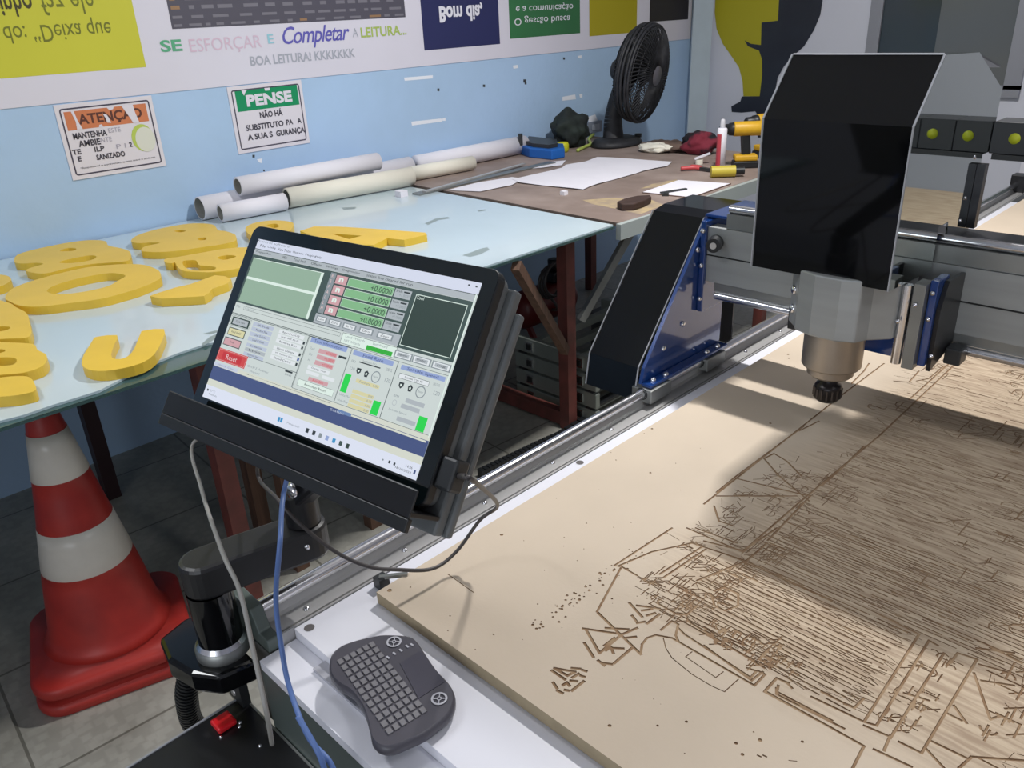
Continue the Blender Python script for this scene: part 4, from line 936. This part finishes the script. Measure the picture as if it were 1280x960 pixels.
# clamp block around the spindle
b = MB(); clamp = [(-.632,1.43),(-.632,1.325),(-.612,1.305),(-.602,1.29),(-.57,1.278),(-.525,1.278),(-.495,1.29),(-.485,1.315),(-.455,1.345),(-.455,1.43)]
b.prism([(x, y, 1.065) for x, y in clamp], (0,0,.11), alu_grey); b.build('clamp_block', parent=S, bevel=.003)
for z in (1.13, 1.095):
    b = MB(); b.lathe((-.620, 1.3125, z), [(.008,0),(.008,.003),(.004,.005),(0,.005)], chrome, 14, (-.6,-.8,0)); b.build('bolt', parent=S)
b = MB(); b.box((-.640, 1.43, 1.00), (-.46, 1.44, 1.30), blue_metal); b.build('z_plate', parent=S)
b = MB(); b.box((-.650, 1.36, 1.035), (-.632, 1.42, 1.08), blk_satin); b.build('left_bearing', parent=S, bevel=.002)
b = MB(); b.cyl((-.448,1.36,1.02), (-.448,1.36,1.16), .0085, chrome); b.build('z_guide_rod', parent=S)
b = MB(); b.box((-.437,1.355,1.015), (-.418,1.39,1.165), alu_dull); b.build('z_rail_plate', parent=S, bevel=.001)
b = MB(); b.box((-.417,1.37,1.02), (-.405,1.42,1.17), blue_metal); b.build('z_side_plate', parent=S, bevel=.001)
b = MB(); b.prism([(-.4045,1.38,1.01),(-.4045,1.478,1.03),(-.4045,1.478,1.16),(-.4045,1.40,1.165),(-.4045,1.38,1.12)], (.007,0,0), blk_satin); b.build('outer_side_plate', parent=S)
b = MB(); b.box((-.3970,1.44,1.005), (-.370,1.475,1.035), dk_plastic); b.build('lower_bearing', parent=S, bevel=.003)
for x, y, z in ((-.43,1.353,1.13),(-.411,1.368,1.15),(-.411,1.368,1.105),(-.398,1.375,1.04),(-.45,1.343,1.10)):
    b = MB(); b.lathe((x, y, z), [(.004,0),(.0035,.003),(0,.0035)], chrome, 12, (0,-1,0)); b.build('bolt', parent=S)
b = MB(); b.box((-.60,1.442,1.03), (-.50,1.472,1.12), blk_satin); b.build('x_bearing', parent=S)
# cable chain on the gantry
t = thing('cable_chain', 'black cable drag chain with yellow dots beside the hood', 'cable chain', (0, 1.71, 1.32))
chn = mat('chain_plastic', (40, 42, 46), .45)
b = MB(); x = -.4515
while x < 1.2:
    b.box((x, 1.672, 1.326), (x+.0613, 1.738, 1.381), chn); x += .062
cl_ = b.build('chain_links', parent=t, bevel=.0012)
x = -.414
for k in range(12):
    b = MB(); b.lathe((x+k*.062, 1.672, 1.354), [(.0095,0),(.0095,.0012),(0,.0015)], mat('yellow_dot', (196, 204, 44), .45), 18, (0,-1,0)); b.build('link_pin', parent=cl_, label='yellow round link pin')
b = MB(); b.box((-.445,1.67,1.316), (1.2,1.74,1.3255), blk_satin); b.build('chain_tray', parent=t)

# ================================================================ MONITOR
wv = Vector((.991,.137,-.008)).normalized(); hv = Vector((.073,-.572,-.817)); hv = (hv - wv*hv.dot(wv)).normalized(); nv = wv.cross(hv)
MO = Vector((-.898,.463,1.364))
RM = Matrix((wv, hv, nv)).transposed()
mon = thing('touch_monitor', 'tilted black touch screen computer showing machine control software', 'monitor', MO, rot=RM)
DW, DH = .344, .200
def rrect(x0, y0, x1, y1, r, n=6):
    P = []
    for cx_, cy_, a0 in ((x1-r,y0+r,-90),(x1-r,y1-r,0),(x0+r,y1-r,90),(x0+r,y0+r,180)):
        for k in range(n+1): a = math.radians(a0+90*k/n); P.append((cx_+r*math.cos(a), cy_+r*math.sin(a)))
    return P
b = MB(); b.prism([(x, y, .0005) for x, y in rrect(-.0165,-.0165,.3615,.2235,.012)], (0,0,.013), blk_plastic); ff_ = b.build('front_frame', parent=mon, local=True, bevel=.002)
b = MB(); b.prism([(x, y, .014) for x, y in rrect(-.013,-.014,.3585,.222,.012)], (0,0,.012), mon_plastic); b.build('rear_shell', parent=mon, local=True, bevel=.003)
b = MB(); b.add([(x, y, 0) for x, y in rrect(-.0155,-.0155,.3605,.2225,.0115)], [tuple(range(28))], mat('glass_bezel', (14, 22, 24), .06, coat=1.0)); b.build('glass_bezel', parent=ff_, local=True)
b = MB(); b.box((.20,-.006,.0262), (.366,.246,.040), mon_plastic); b.box((.335,.014,.0402), (.371,.246,.050), mon_plastic); b.build('mount_bracket', parent=mon, local=True, bevel=.003)
# screen
E = lambda n, c: mat('screen_'+n, c, emit=1.06)
e_bg = E('panel', (206,216,214)); e_top = E('title', (214,220,238)); e_dk = E('dark', (70,88,86)); e_line = E('line', (70,82,84)); e_lg = E('lightgreen', (150,178,158)); e_wh = E('white', (224,240,232))
e_dro = E('readout', (134,186,140)); e_gr = E('green', (48,214,84)); e_rd = E('red', (206,76,76)); e_blue = E('deepblue', (74,88,132)); e_hdr = E('header', (150,168,212)); e_task = E('taskbar', (222,228,244)); e_beige = E('beige', (214,218,206))
e_toolp = E('toolpath', (56,72,68)); e_tx = E('text', (54,62,66)); e_pk = E('pink', (208,164,170)); e_yl = E('yellow', (216,212,168)); e_gy = E('grey', (176,184,190)); e_mid = E('midgrey', (140,150,156)); e_lb = E('button', (226,232,236)); e_gb = E('greenbar', (60,176,66)); e_ic = E('icon', (70,150,200)); e_rb = E('redbright', (226,200,200)); e_pb = E('paleblue', (186,196,214))
b = MB(); SCN = b
def q(x0, y0, x1, y1, m, l=1):
    z = -.0003 - .00012*l; b.add([(x0*DW, y0*DH, z), (x1*DW, y0*DH, z), (x1*DW, y1*DH, z), (x0*DW, y1*DH, z)], [(0,3,2,1)], m)
def fr_(x0, y0, x1, y1, m, l=2, t=.0016):
    ty = t*DW/DH; q(x0, y0, x1, y0+ty, m, l); q(x0, y1-ty, x1, y1, m, l); q(x0, y0, x0+t, y1, m, l); q(x1-t, y0, x1, y1, m, l)
def tx(s, x, y, h, m, l=4, w=None, bold=.0, al='l'):
    b.text(s, (x*DW, (y+h)*DH, -.0003-.00012*l), (1,0,0), (0,-1,0), w=None if w is None else w*DW, h=h*DH, m=m, bold=bold, align=al)
q(0,0,1,1,e_bg,0); q(0,0,1,.062,e_top); q(0,.062,.995,.096,e_gy); q(0,.06,1,.0635,e_line,2)
q(.003,.004,.007,.012,e_tx,3); tx('control software', .010, .004, .014, e_mid, w=.16)
for i, (s_, xx) in enumerate((('File',.022),('Config',.062),('View',.118),('Tools',.150),('Operator',.195),('Plugins',.26),('Help',.31))): tx(s_, xx, .03, .016, e_tx, w=len(s_)*.0072)
for s_, x0 in (('Program Run',.012),('MDI',.155),('Tool Path',.21),('Offsets',.30),('Settings',.372),('Diagnostics',.45),('status line cleared for run',.56)): tx(s_, x0, .072, .014, e_tx, w=len(s_)*.0072)
q(.955,.018,.962,.026,e_tx,3); q(.982,.018,.989,.026,e_tx,3)
# gcode pane
q(.0,.098,.40,.40,e_dk); q(.010,.117,.374,.392,e_lg,2); q(.010,.236,.362,.252,e_wh,3); q(.362,.117,.374,.392,e_wh,3); q(.010,.117,.374,.121,e_wh,3)
q(.40,.098,.773,.345,e_dk); q(.405,.105,.431,.340,e_mid,2)
for k, ch in enumerate('REFALLH'): tx(ch, .413, .115+k*.031, .018, e_rb, 4)
for k in range(4):
    y0 = .112+k*.0585; q(.435,y0,.486,y0+.049,e_pk,2); tx('n', .45, y0+.012, .024, e_wh, 4, w=.02, bold=.04)
    q(.492,y0+.002,.690,y0+.049,e_dro,2); fr_(.492,y0+.002,.690,y0+.049,e_wh,3,.0012); tx('+0.0000', .684, y0+.014, .030, e_toolp, 5, w=.088, al='r')
    q(.695,y0+.002,.762,y0+.049,e_gy,2); tx('Scale', .70, y0+.008, .012, e_tx, 4, w=.026); q(.732,y0+.010,.757,y0+.018,e_tx,4); tx('+1.0000', .757, y0+.026, .014, e_mid, 4, w=.04, al='r')
q(.40,.345,.775,.405,e_gy); 
for x0, x1 in ((.408,.457),(.467,.524),(.532,.591),(.605,.665),(.682,.748)):
    q(x0,.356,x1,.388,e_mid,2); q(x0+.006,.361,x1-.006,.383,e_lb,3); tx('Go To' if x0 == .532 else 'Zero', (x0+x1)/2, .366, .012, e_tx, 5, w=(x1-x0)*.55, al='c')
# toolpath
q(.773,.098,.995,.41,e_dk); q(.781,.121,.978,.395,e_toolp,2); fr_(.781,.121,.978,.395,e_wh,3,.0022); tx('Tool', .785, .128, .018, e_wh, 4, w=.03); q(.992,.06,.996,.79,e_wh,3)
for x0, s1 in ((.773,'Regenerate'),(.846,'Display'),(.921,'Jog')): q(x0,.424,x0+.071,.462,e_mid,2); q(x0+.005,.428,x0+.066,.457,e_lb,3); q(x0+.012,.433,x0+.059,.452,e_gy,4); tx(s1, x0+.035, .436, .012, e_tx, 5, w=.034, al='c')
# middle strip
q(.0,.400,.544,.403,e_line,3); tx('File:', .010, .418, .014, e_mid, w=.022); fr_(.050,.415,.535,.436,e_line,2,.0009); tx('No file loaded', .058, .42, .011, e_mid, w=.05); q(0,.468,.544,.4715,e_line,2); q(.0,.475,.60,.478,e_line,2)
fr_(.544,.410,.778,.468,e_line,2,.0012); q(.546,.412,.776,.466,e_wh,1); tx('Load Wizards', .56, .418, .013, e_mid, w=.085); tx('NFS Wizards', .56, .442, .013, e_mid, w=.07); tx('Last Wizard', .68, .418, .012, e_mid, w=.06); q(.658,.440,.766,.464,e_gb,3)
# lower-left panel
fr_(.006,.483,.113,.545,e_line,2,.001); q(.012,.490,.108,.540,e_toolp,2); q(.020,.497,.100,.533,e_gy,3); tx('Cycle Start', .06, .508, .014, e_tx, 5, w=.05, al='c')
q(.012,.556,.104,.604,e_line,2); q(.015,.561,.100,.599,e_yl,3); tx('Feed Hold', .057, .572, .014, e_tx, 5, w=.05, al='c')
q(.008,.618,.100,.668,e_line,2); q(.011,.623,.097,.663,e_pk,3); tx('Stop', .053, .634, .014, e_tx, 5, w=.026, al='c')
q(.0,.692,.158,.766,e_rd,2); fr_(.004,.697,.154,.761,e_rb,3,.001); q(.028,.708,.132,.752,E('deepred',(196,56,62)),3); tx('Reset', .08, .716, .030, e_rb, 5, w=.06, al='c')
for k, s_ in enumerate(('Edit G-Code','Recent File','Close G-Code','Load G-Code')): q(.125,.487+k*.030,.232,.511+k*.030,e_pb,2); tx(s_, .18, .493+k*.030, .012, e_tx, 4, w=.06, al='c')
for k, s_ in enumerate(('Set Next Line','Line','Run From Here')): q(.128,.615+k*.027,.234,.636+k*.027,e_pb if k != 1 else e_gy,2); tx(s_, .18, .619+k*.027, .011, e_tx, 4, w=.06, al='c')
for k, s_ in enumerate(('Rewind Ctrl-W','Single BLK Alt-N','Reverse Run','Block Delete','M1 Optional Stop','Flood Ctrl-F')):
    y0 = .487+k*.028 + (.012 if k > 2 else 0); q(.262,y0,.385,y0+.022,e_lb,2); tx(s_, .323, y0+.005, .012, e_tx, 4, w=.085, al='c')
    if k in (1,2,3,4,5): q(.388,y0+.002,.397,y0+.018,e_tx if k != 4 else E('chk',(84,104,170)),3)
q(.156,.690,.404,.6925,e_line,2); q(.352,.695,.388,.705,e_tx,2); tx('Dwell', .372, .712, .012, e_mid, 3, w=.03, al='c')
for x0, s_ in ((.17,'On/Off Z'),(.23,'Remember'),(.19,'Elapsed')): tx(s_, x0, .735 if s_ != 'Elapsed' else .76, .012, e_mid, 3, w=.05)
q(.404,.475,.4065,.775,e_line,3); q(.180,.787,.592,.790,e_line,3); tx('Profile', .21, .797, .010, e_mid, 3, w=.05)
# tool info panel
q(.418,.480,.585,.508,e_hdr,2); tx('Tool Information', .50, .486, .016, e_blue, 4, w=.13, al='c'); fr_(.408,.478,.603,.778,e_line,2,.0012)
for k in range(3): q(.468,.528+k*.033,.552,.552+k*.033,e_pk,2); tx('+0.0000', .548, .533+k*.033, .014, e_rd, 4, w=.045, al='r')
q(.56,.533,.595,.545,e_tx,3); tx('Tool', .428, .533, .013, e_mid, 3, w=.02); tx('Dia', .432, .565, .013, e_mid, 3, w=.015); tx('H', .436, .598, .013, e_mid, 3)
q(.445,.630,.545,.652,e_lb,2); tx('Change Tool', .495, .635, .012, e_tx, 4, w=.065, al='c'); q(.445,.660,.505,.678,e_lb,2); q(.52,.660,.575,.678,e_lb,2); q(.465,.690,.555,.712,e_pk,2); tx('Auto Zero', .51, .695, .012, e_rd, 4, w=.05, al='c')
q(.425,.718,.590,.755,e_wh,2); fr_(.425,.718,.590,.755,e_line,3,.0009); tx('Remember Return', .508, .73, .013, e_tx, 4, w=.1, al='c')
# feed panel
q(.613,.483,.783,.509,e_hdr,2); tx('Feed Rate', .70, .488, .018, e_blue, 4, w=.085, al='c'); fr_(.604,.476,.800,.778,e_line,2,.0012)
q(.650,.533,.740,.539,e_tx,3); tx('OverRidden FRO', .69, .520, .010, e_mid, 3, w=.06, al='c'); tx('100 %', .775, .524, .016, e_mid, 3, w=.025, al='c'); tx('120', .783, .575, .02, e_mid, 3, w=.022, al='c'); tx('FRO', .618, .535, .013, e_mid, 3, w=.018); tx('120', .622, .572, .016, e_mid, 3, w=.02)
def ring(xc, yc, r, m, l=3, n=20):
    for k in range(n):
        a = 2*math.pi*k/n; c = 2*math.pi*(k+1)/n; z = -.0003-.00012*l
        b.add([(xc*DW+math.cos(a)*r, yc*DH+math.sin(a)*r, z), (xc*DW+math.cos(c)*r, yc*DH+math.sin(c)*r, z), (xc*DW+math.cos(c)*r*.82, yc*DH+math.sin(c)*r*.82, z), (xc*DW+math.cos(a)*r*.82, yc*DH+math.sin(a)*r*.82, z)], [(0,3,2,1)], m)
def knob(xc, yc, up):
    z = -.0003-.00012*3; r = .0032; pts = [(-r,-r*.5),(0,-r*1.2),(r,-r*.5),(r*.6,r),(-r*.6,r)] if up else [(-r,-r),(r,-r),(r,r*.2),(0,r*1.1),(-r,r*.2)]
    b.add([(xc*DW+x, yc*DH+y, z) for x, y in pts], [tuple(range(5))[::-1]], e_tx); b.add([(xc*DW+x*.4, yc*DH+y*.4, z-.0001) for x, y in pts], [tuple(range(5))[::-1]], e_wh)
knob(.660,.583,False); knob(.694,.586,True); ring(.734,.586,.0062,e_mid); tx('Reset', .734, .579, .011, e_mid, 4, w=.02, al='c')
q(.612,.613,.638,.712,e_gr,3); q(.757,.700,.787,.772,e_gr,3); tx('0.00', .64, .60, .0, e_mid, 3) if False else None
q(.662,.622,.760,.642,e_yl,2); tx('Feedrate', .70, .625, .012, e_mid, 3, w=.045, al='c'); tx('6.00', .755, .625, .012, e_mid, 4, w=.02, al='r')
for k in range(4): q(.662,.680+k*.025,.752,.699+k*.025,e_yl,2); tx('0.00', .75, .684+k*.025, .011, e_mid, 4, w=.02, al='r')
tx('Units/Min', .615, .72, .012, e_mid, 3, w=.045); tx('Units/Rev', .615, .75, .012, e_mid, 3, w=.045)
# spindle panel
q(.815,.487,.985,.511,e_hdr,2); tx('Spindle Speed', .90, .491, .018, e_blue, 4, w=.12, al='c'); fr_(.800,.476,.994,.779,e_line,2,.0012)
q(.818,.530,.935,.556,e_lb,2); fr_(.818,.530,.935,.556,e_line,3,.0012); tx('Spindle CW F5', .876, .538, .013, e_tx, 4, w=.07, al='c'); tx('SRO %', .962, .528, .013, e_mid, 3, w=.025, al='c'); tx('120', .972, .565, .02, e_mid, 3, w=.022, al='c')
knob(.838,.588,False); knob(.874,.590,True); ring(.915,.592,.0062,e_mid); tx('Reset', .915, .585, .011, e_mid, 4, w=.02, al='c')
tx('RPM', .824, .64, .012, e_mid, 3, w=.02)
for y0, x0 in ((.640,.872),(.672,.862),(.738,.862)): q(x0,y0,x0+.072,y0+.022,e_gy,2)
tx('Spindle Speed', .822, .712, .013, e_mid, 3, w=.07); ring(.835,.68,.003,e_gy); q(.939,.702,.971,.775,e_gr,3)
# status + desktop + taskbar
q(0,.779,1,.803,e_beige,1); q(0,.779,.13,.800,E('statlab',(198,206,224)),2); tx('History  Clear', .02, .784, .012, e_mid, 3, w=.09)
q(0,.803,1,.884,e_blue,2); q(.19,.779,1,.8035,e_beige,3); tx('Status:', .60, .81, .013, e_pb, 4, w=.06); q(.63,.803,.69,.82,E('st2',(110,136,180)),3); q(.69,.806,.99,.816,e_beige,3); q(0,.884,1,.922,e_beige,1); q(0,.922,1,1.0,e_task,2)
q(.012,.945,.020,.957,e_tx,3); tx('27\u00b0C', .028, .943, .012, e_mid, 3, w=.03); tx('Nublado', .028, .965, .010, e_mid, 3, w=.045)
q(.395,.95,.405,.975,e_ic,3); q(.407,.95,.417,.975,e_ic,3); tx('Pesquisar', .44, .958, .014, e_mid, 3, w=.06)
for x0, m_ in ((.53,e_tx),(.56,e_tx),(.59,e_mid),(.62,e_hdr),(.65,e_ic),(.68,e_dk),(.71,e_toolp)): q(x0,.952,x0+.013,.976,m_,3)
q(.86,.960,.866,.968,e_mid,3); q(.885,.956,.892,.970,e_tx,3); q(.905,.956,.912,.970,e_tx,3); tx('14:26', .975, .945, .012, e_tx, 3, w=.025, al='r'); tx('18/10/2023', .975, .970, .010, e_tx, 3, w=.06, al='r'); q(.983,.955,.990,.975,e_blue,3)
b.build('display', parent=ff_, local=True, label='lit screen with green readouts and red reset button')
# support tray
b = MB(); tr = [(-.031,.2255,-.030),(-.031,.2255,.030)]
b.box((-.024,.2265,-.026), (.366,.2315,.0258), blk_satin)
b.box((-.024,.2045,-.0285), (.372,.2315,-.0262), blk_satin)
b.box((-.024,.2318,-.0285), (.372,.245,-.022), blk_plastic)
b.build('support_tray', parent=mon, local=True, bevel=.0015)
b = MB(); b.box((.362,.168,.003), (.382,.200,.024), dk_plastic); b.build('usb_plug', parent=mon, local=True, bevel=.003)
LM = lambda x, y, z: MO + RM @ Vector((x, y, z))

# ---- mounting arm
A = thing('monitor_arm', 'black swivel monitor arm clamped to the front corner of the router table', 'monitor arm', (-.955, .315, .80))
b = MB(); bp = [(-1.015,.262),(-.965,.252),(-.915,.262),(-.88,.285),(-.87,.3345),(-.955,.3345),(-.965,.345),(-.985,.355),(-1.03,.31)]
b.prism([(x, y, .775) for x, y in bp], (0,0,.035), blk_gloss); b.build('base_plate', parent=A, bevel=.006)
px_, py_ = -.926, .316
b = MB(); b.lathe((px_, py_, .81), [(.037,0),(.037,.012),(.034,.016)], alu_dull, 32); b.lathe((px_, py_, .81), [(.034,.016),(.030,.022)], chrome, 32); b.build('ring', parent=A)
b = MB(); b.lathe((px_, py_, .81), [(.030,.014),(.030,.105)], blk_gloss, 32); b.build('post', parent=A)
b = MB(); e0 = Vector((px_, py_, .915)); e1 = Vector((-.893, .452, .915)); d = (e1-e0).normalized(); n_ = Vector((-d.y, d.x, 0)); P = []
for c_, a0 in ((e1, -90), (e0, 90)):
    for k in range(13): a = math.radians(a0 + 15*k); P.append(c_ + (d*math.cos(a) + n_*math.sin(a))*.030)
b.prism(P, (0,0,.05), mat('arm_satin', (34, 34, 36), .38)); b.build('lower_arm', parent=A, bevel=.006)
b = MB(); b.cyl(e1+Vector((0,0,.052)), e1+Vector((0,0,.10)), .024, blk_satin, 24); b.lathe(e1+Vector((.028,-.016,.03)), [(.004,0),(.004,.003),(0,.003)], chrome, 12, (.8,-.6,0)); b.build('elbow', parent=A)
v0 = e1+Vector((0,0,.10)); v1 = LM(.172,.16,.115)
b = MB(); b.bar(v0, v1, .045, .03, blk_satin, up=(0,-1,.3)); b.build('upper_arm', parent=A, bevel=.006)
b = MB(); b.cyl(LM(.172,.15,.115), LM(.172,.15,.045), .022, blk_satin, 24); b.prism([LM(x, y, .0405) for x, y in ((.125,.09),(.215,.09),(.215,.19),(.125,.19))], nv*.005, blk_satin); b.build('mount_head', parent=A)
b = MB(); c_ = v0.lerp(v1, .12); b.lathe(c_+Vector((0,-.022,0)), [(.011,0),(.011,.004),(.005,.006),(0,.006)], chrome, 16, (0,-1,.2)); b.build('pivot_bolt', parent=A)

# ---- cables
def cable(label, pts, r, m):
    b = MB(); b.tube(pts, r, m, 10, res=8); c = min(pts, key=lambda p: p[2]); return b.build('cable', loc=c, label=label, cat='cable')
cable('grey cable hanging from the left of the monitor tray past the arm', [LM(.028,.215,.056), ony(242,553,.40), ony(252,612,.33), ony(278,690,.262), ony(300,740,.25), ony(318,820,.235), ony(333,890,.22), ony(340,930,.235)], .0024, cable_grey)
cable('blue cable dropping straight from the monitor to the front edge', [LM(.115,.18,.06), ony(356,610,.40), ony(350,680,.345), ony(345,750,.335), ony(352,810,.325), ony(362,860,.315), ony(385,920,.30), ony(412,952,.30), ony(425,985,.30)], .0032, cable_blue)
cable('second blue cable beside the first at the bottom of the picture', [ony(372,895,.29), ony(395,935,.29), ony(405,960,.29), ony(410,990,.29)], .0034, cable_blue)
P = [LM(.07,.20,.04), ony(322,592,.44), ony(345,622,.41), onz(375,655,1.0), onz(420,690,.95), onz(460,708,.92), onz(495,712,.90), onz(540,711,.875), onz(570,690,.88), onz(600,650,.92), onz(622,632,.97), LM(.400,.1825,.012), LM(.380,.1825,.012)]
cable('long looping cable from the monitor back to the plug on its right side', P, .0027, cable_dark)
b = MB(); P = [Vector((-.975,.285,.775)), Vector((-.995,.27,.70)), Vector((-1.02,.285,.60)), Vector((-1.01,.36,.45)), Vector((-.98,.4,.3)), Vector((-.96,.42,.1)), Vector((-.97,.5,.012))]
b.tube(P, .014, blk_plastic, 12, res=8)
Q = catmull(P, 14)
for i in range(0, len(Q)-1): b.cyl(Q[i], Q[i].lerp(Q[i+1], .5), .0165, blk_plastic, 12)
b.build('corrugated_hose', loc=P[-1]-Vector((0,0,.012)), label='black corrugated conduit curving down below the monitor arm', cat='hose')

# ---- black control box at the front
t = thing('control_box', 'black control box with red switch hanging at the front of the table', 'control box', (-.83, .24, .5))
b = MB(); b.box((-.948, .03, .50), (-.60, .3345, .692), blk_satin); enc = b.build('enclosure', parent=t, bevel=.002)
b = MB(); b.bar((-.948,.03,.6925), (-.948,.334,.6925), .003, .002, edge_clear); b.bar((-.948,.333,.6925), (-.60,.333,.6925), .003, .002, alu_dull); b.build('lid_edge', parent=enc, label='bright worn lid edge')
b = MB(); p = onz(279, 901, .70); b.box((p.x-.014,p.y-.014,.6925), (p.x+.014,p.y+.014,.702), red_sw); b.build('red_switch', parent=enc, bevel=.003, label='square red switch')
for x, y in ((300,903),(276,921),(325,932),(299,908)):
    b = MB(); p = onz(x, y, .693); b.lathe((p.x,p.y,.6922), [(.0025,0),(.002,.002),(0,.002)], chrome, 10); b.build('screw', parent=enc)
b = MB(); b.box((-.965,.322,.692), (-.925,.335,.745), dk_plastic)
for z in (.73,.708): b.lathe((-.948,.3218,z), [(.006,0),(.005,.002),(0,.002)], alu, 12, (0,-1,0))
b.build('hanger', parent=t)

# ---- mini keyboard
kc = Vector((-.672, .408+.0, BZ))
corners = [onz(x, y, .85) for x, y in ((410,840),(495,793),(569,870),(480,936))]
kcx = sum(c.x for c in corners)/4; kcy = sum(c.y for c in corners)/4
ang = math.radians(-3)
KB = thing('mini_keyboard', 'small charcoal wireless keyboard with round pads lying on the white bed', 'keyboard', (kcx, kcy, BZ+.0003))
# outline from the picture, on the plane of its top
out = [(413,818),(425,806),(440,800),(455,796),(475,792),(495,792),(512,794),(521,800),(530,813),(545,835),(560,851),(568,864),(569,878),(562,893),(548,905),(530,918),(508,928),(490,935),(475,934),(465,925),(462,912),(456,890),(448,875),(436,861),(420,851),(411,838)]
O = [onz(x, y, .850) for x, y in out]; O = catmull(O, 3, True); ctr = sum(O, Vector())/len(O)
b = MB(); n = len(O)
lay = [(.86,.8305),(.95,.8325),(.995,.838),(1.0,.843),(.985,.848),(.955,.850)]
vs = []
for k, z in lay: vs += [Vector((ctr.x+(p.x-ctr.x)*k, ctr.y+(p.y-ctr.y)*k, z)) for p in O]
b.add(vs, [(l*n+i, l*n+(i+1)%n, (l+1)*n+(i+1)%n, (l+1)*n+i) for l in range(len(lay)-1) for i in range(n)], kb_m, True)
b.add(vs[-n:], [tuple(range(n))], kb_m); shell = b.build('shell', parent=KB)
# local frame of the keyboard: u along rows (towards lower right), v towards upper right
k0 = onz(421, 826, .850); k1 = onz(487, 921, .850); k2 = onz(466, 802, .850)
u = (k1-k0); v = (k2-k0)
keys = MB(); kk = 0
for i in range(12):
    for j in range(6):
        fx = (i+.08)/12; fy = j/6
        c0 = k0 + u*fx + v*fy*1.05
        if i in (10, 11) and j in (1,) : pass
        b_ = MB(); a_ = u/12*.72; d_ = v/6*.70*1.05
        Pq = [c0, c0+a_, c0+a_+d_, c0+d_]; Pq = [Vector((p.x, p.y, .8501)) for p in Pq]
        b_.prism(Pq, (0,0,.0016), key_m, key_m); b_.build('key', parent=shell)
b = MB()
def pad(px, py):
    c = onz(px, py, .8512); N_ = 28
    for r0, r1 in ((.0075,.0100),(.0018,.0030)):
        for k in range(N_):
            a = 2*math.pi*k/N_; c2 = 2*math.pi*(k+1)/N_
            b.add([(c.x+math.cos(w)*r, c.y+math.sin(w)*r, .8512) for w, r in ((a,r0),(a,r1),(c2,r1),(c2,r0))], [(0,1,2,3)], print_lt)
    for k in range(4):
        a = math.pi/4+k*math.pi/2; d1 = Vector((math.cos(a), math.sin(a), 0)); b.bar(Vector((c.x,c.y,.851))+d1*.003, Vector((c.x,c.y,.851))+d1*.008, .0012, .0005, print_lt)
pad(492.5, 802); pad(549, 873)
b.build('round_pad', parent=shell, label='light grey printed four-way pads')
b = MB(); tp = [onz(x, y, .8506) for x, y in ((500,829),(526,813),(556,852),(523,873))]
b.prism([Vector((p.x,p.y,.8502)) for p in tp], (0,0,.0006), mat('touchpad', (74,72,82), .3)); b.build('touchpad', parent=shell)
b = MB()
for x, y in ((485,822),(493,817),(501,813),(509,808),(515,806)): p = onz(x, y, .8506); b.box((p.x-.0028,p.y-.0012,.8502), (p.x+.0028,p.y+.0012,.8512), print_lt)
b.build('pad_buttons', parent=shell)

# ================================================================ LIGHTS
def area(name, loc, size, sy, power, col=(1,1,1), rot=(0,0,0)):
    l = bpy.data.lights.new(name, 'AREA'); l.shape = 'RECTANGLE'; l.size = size; l.size_y = sy; l.energy = power; l.color = col
    o = bpy.data.objects.new(name, l); COL.objects.link(o); o.location = loc; o.rotation_euler = rot; return o
area('ceiling_lamp', (-1.19, 2.39, 3.0), .22, .06, 79, (1, .985, .965))
area('ceiling_fill_light', (-1.9, -.4, 3.05), 1.2, .3, 26, (.95, .97, 1))  # unseen fill lamp, added to lift the main lamp's shadows
area('ceiling_fill_light', (1.2, 1.0, 3.05), 1.2, .3, 18, (.95, .97, 1))  # added fill from the right side, no known fixture there
area('front_fill_light', (.8, -2.4, 1.6), 2.4, 1.1, 36, (.88, .94, 1), (math.radians(90), 0, 0))  # added low fill from behind the camera, brightens under the tables; no known window
wd = bpy.data.worlds.new('World'); sc.world = wd; wd.use_nodes = True
wd.node_tree.nodes['Background'].inputs[0].default_value = (.8, .88, 1, 1); wd.node_tree.nodes['Background'].inputs[1].default_value = .3

# ================================================================ CAMERA
cd = bpy.data.cameras.new('camera'); cam = bpy.data.objects.new('camera', cd); COL.objects.link(cam)
cd.sensor_width = 36; cd.lens = F*36/1280; cd.clip_start = .02
M4 = R3.to_4x4(); M4.translation = CAM; cam.matrix_world = M4
sc.camera = cam
sc.view_settings.view_transform = 'Standard'; sc.view_settings.look = 'None'; sc.view_settings.exposure = -0.14; sc.view_settings.gamma = 1
sc.view_settings.use_curve_mapping = False
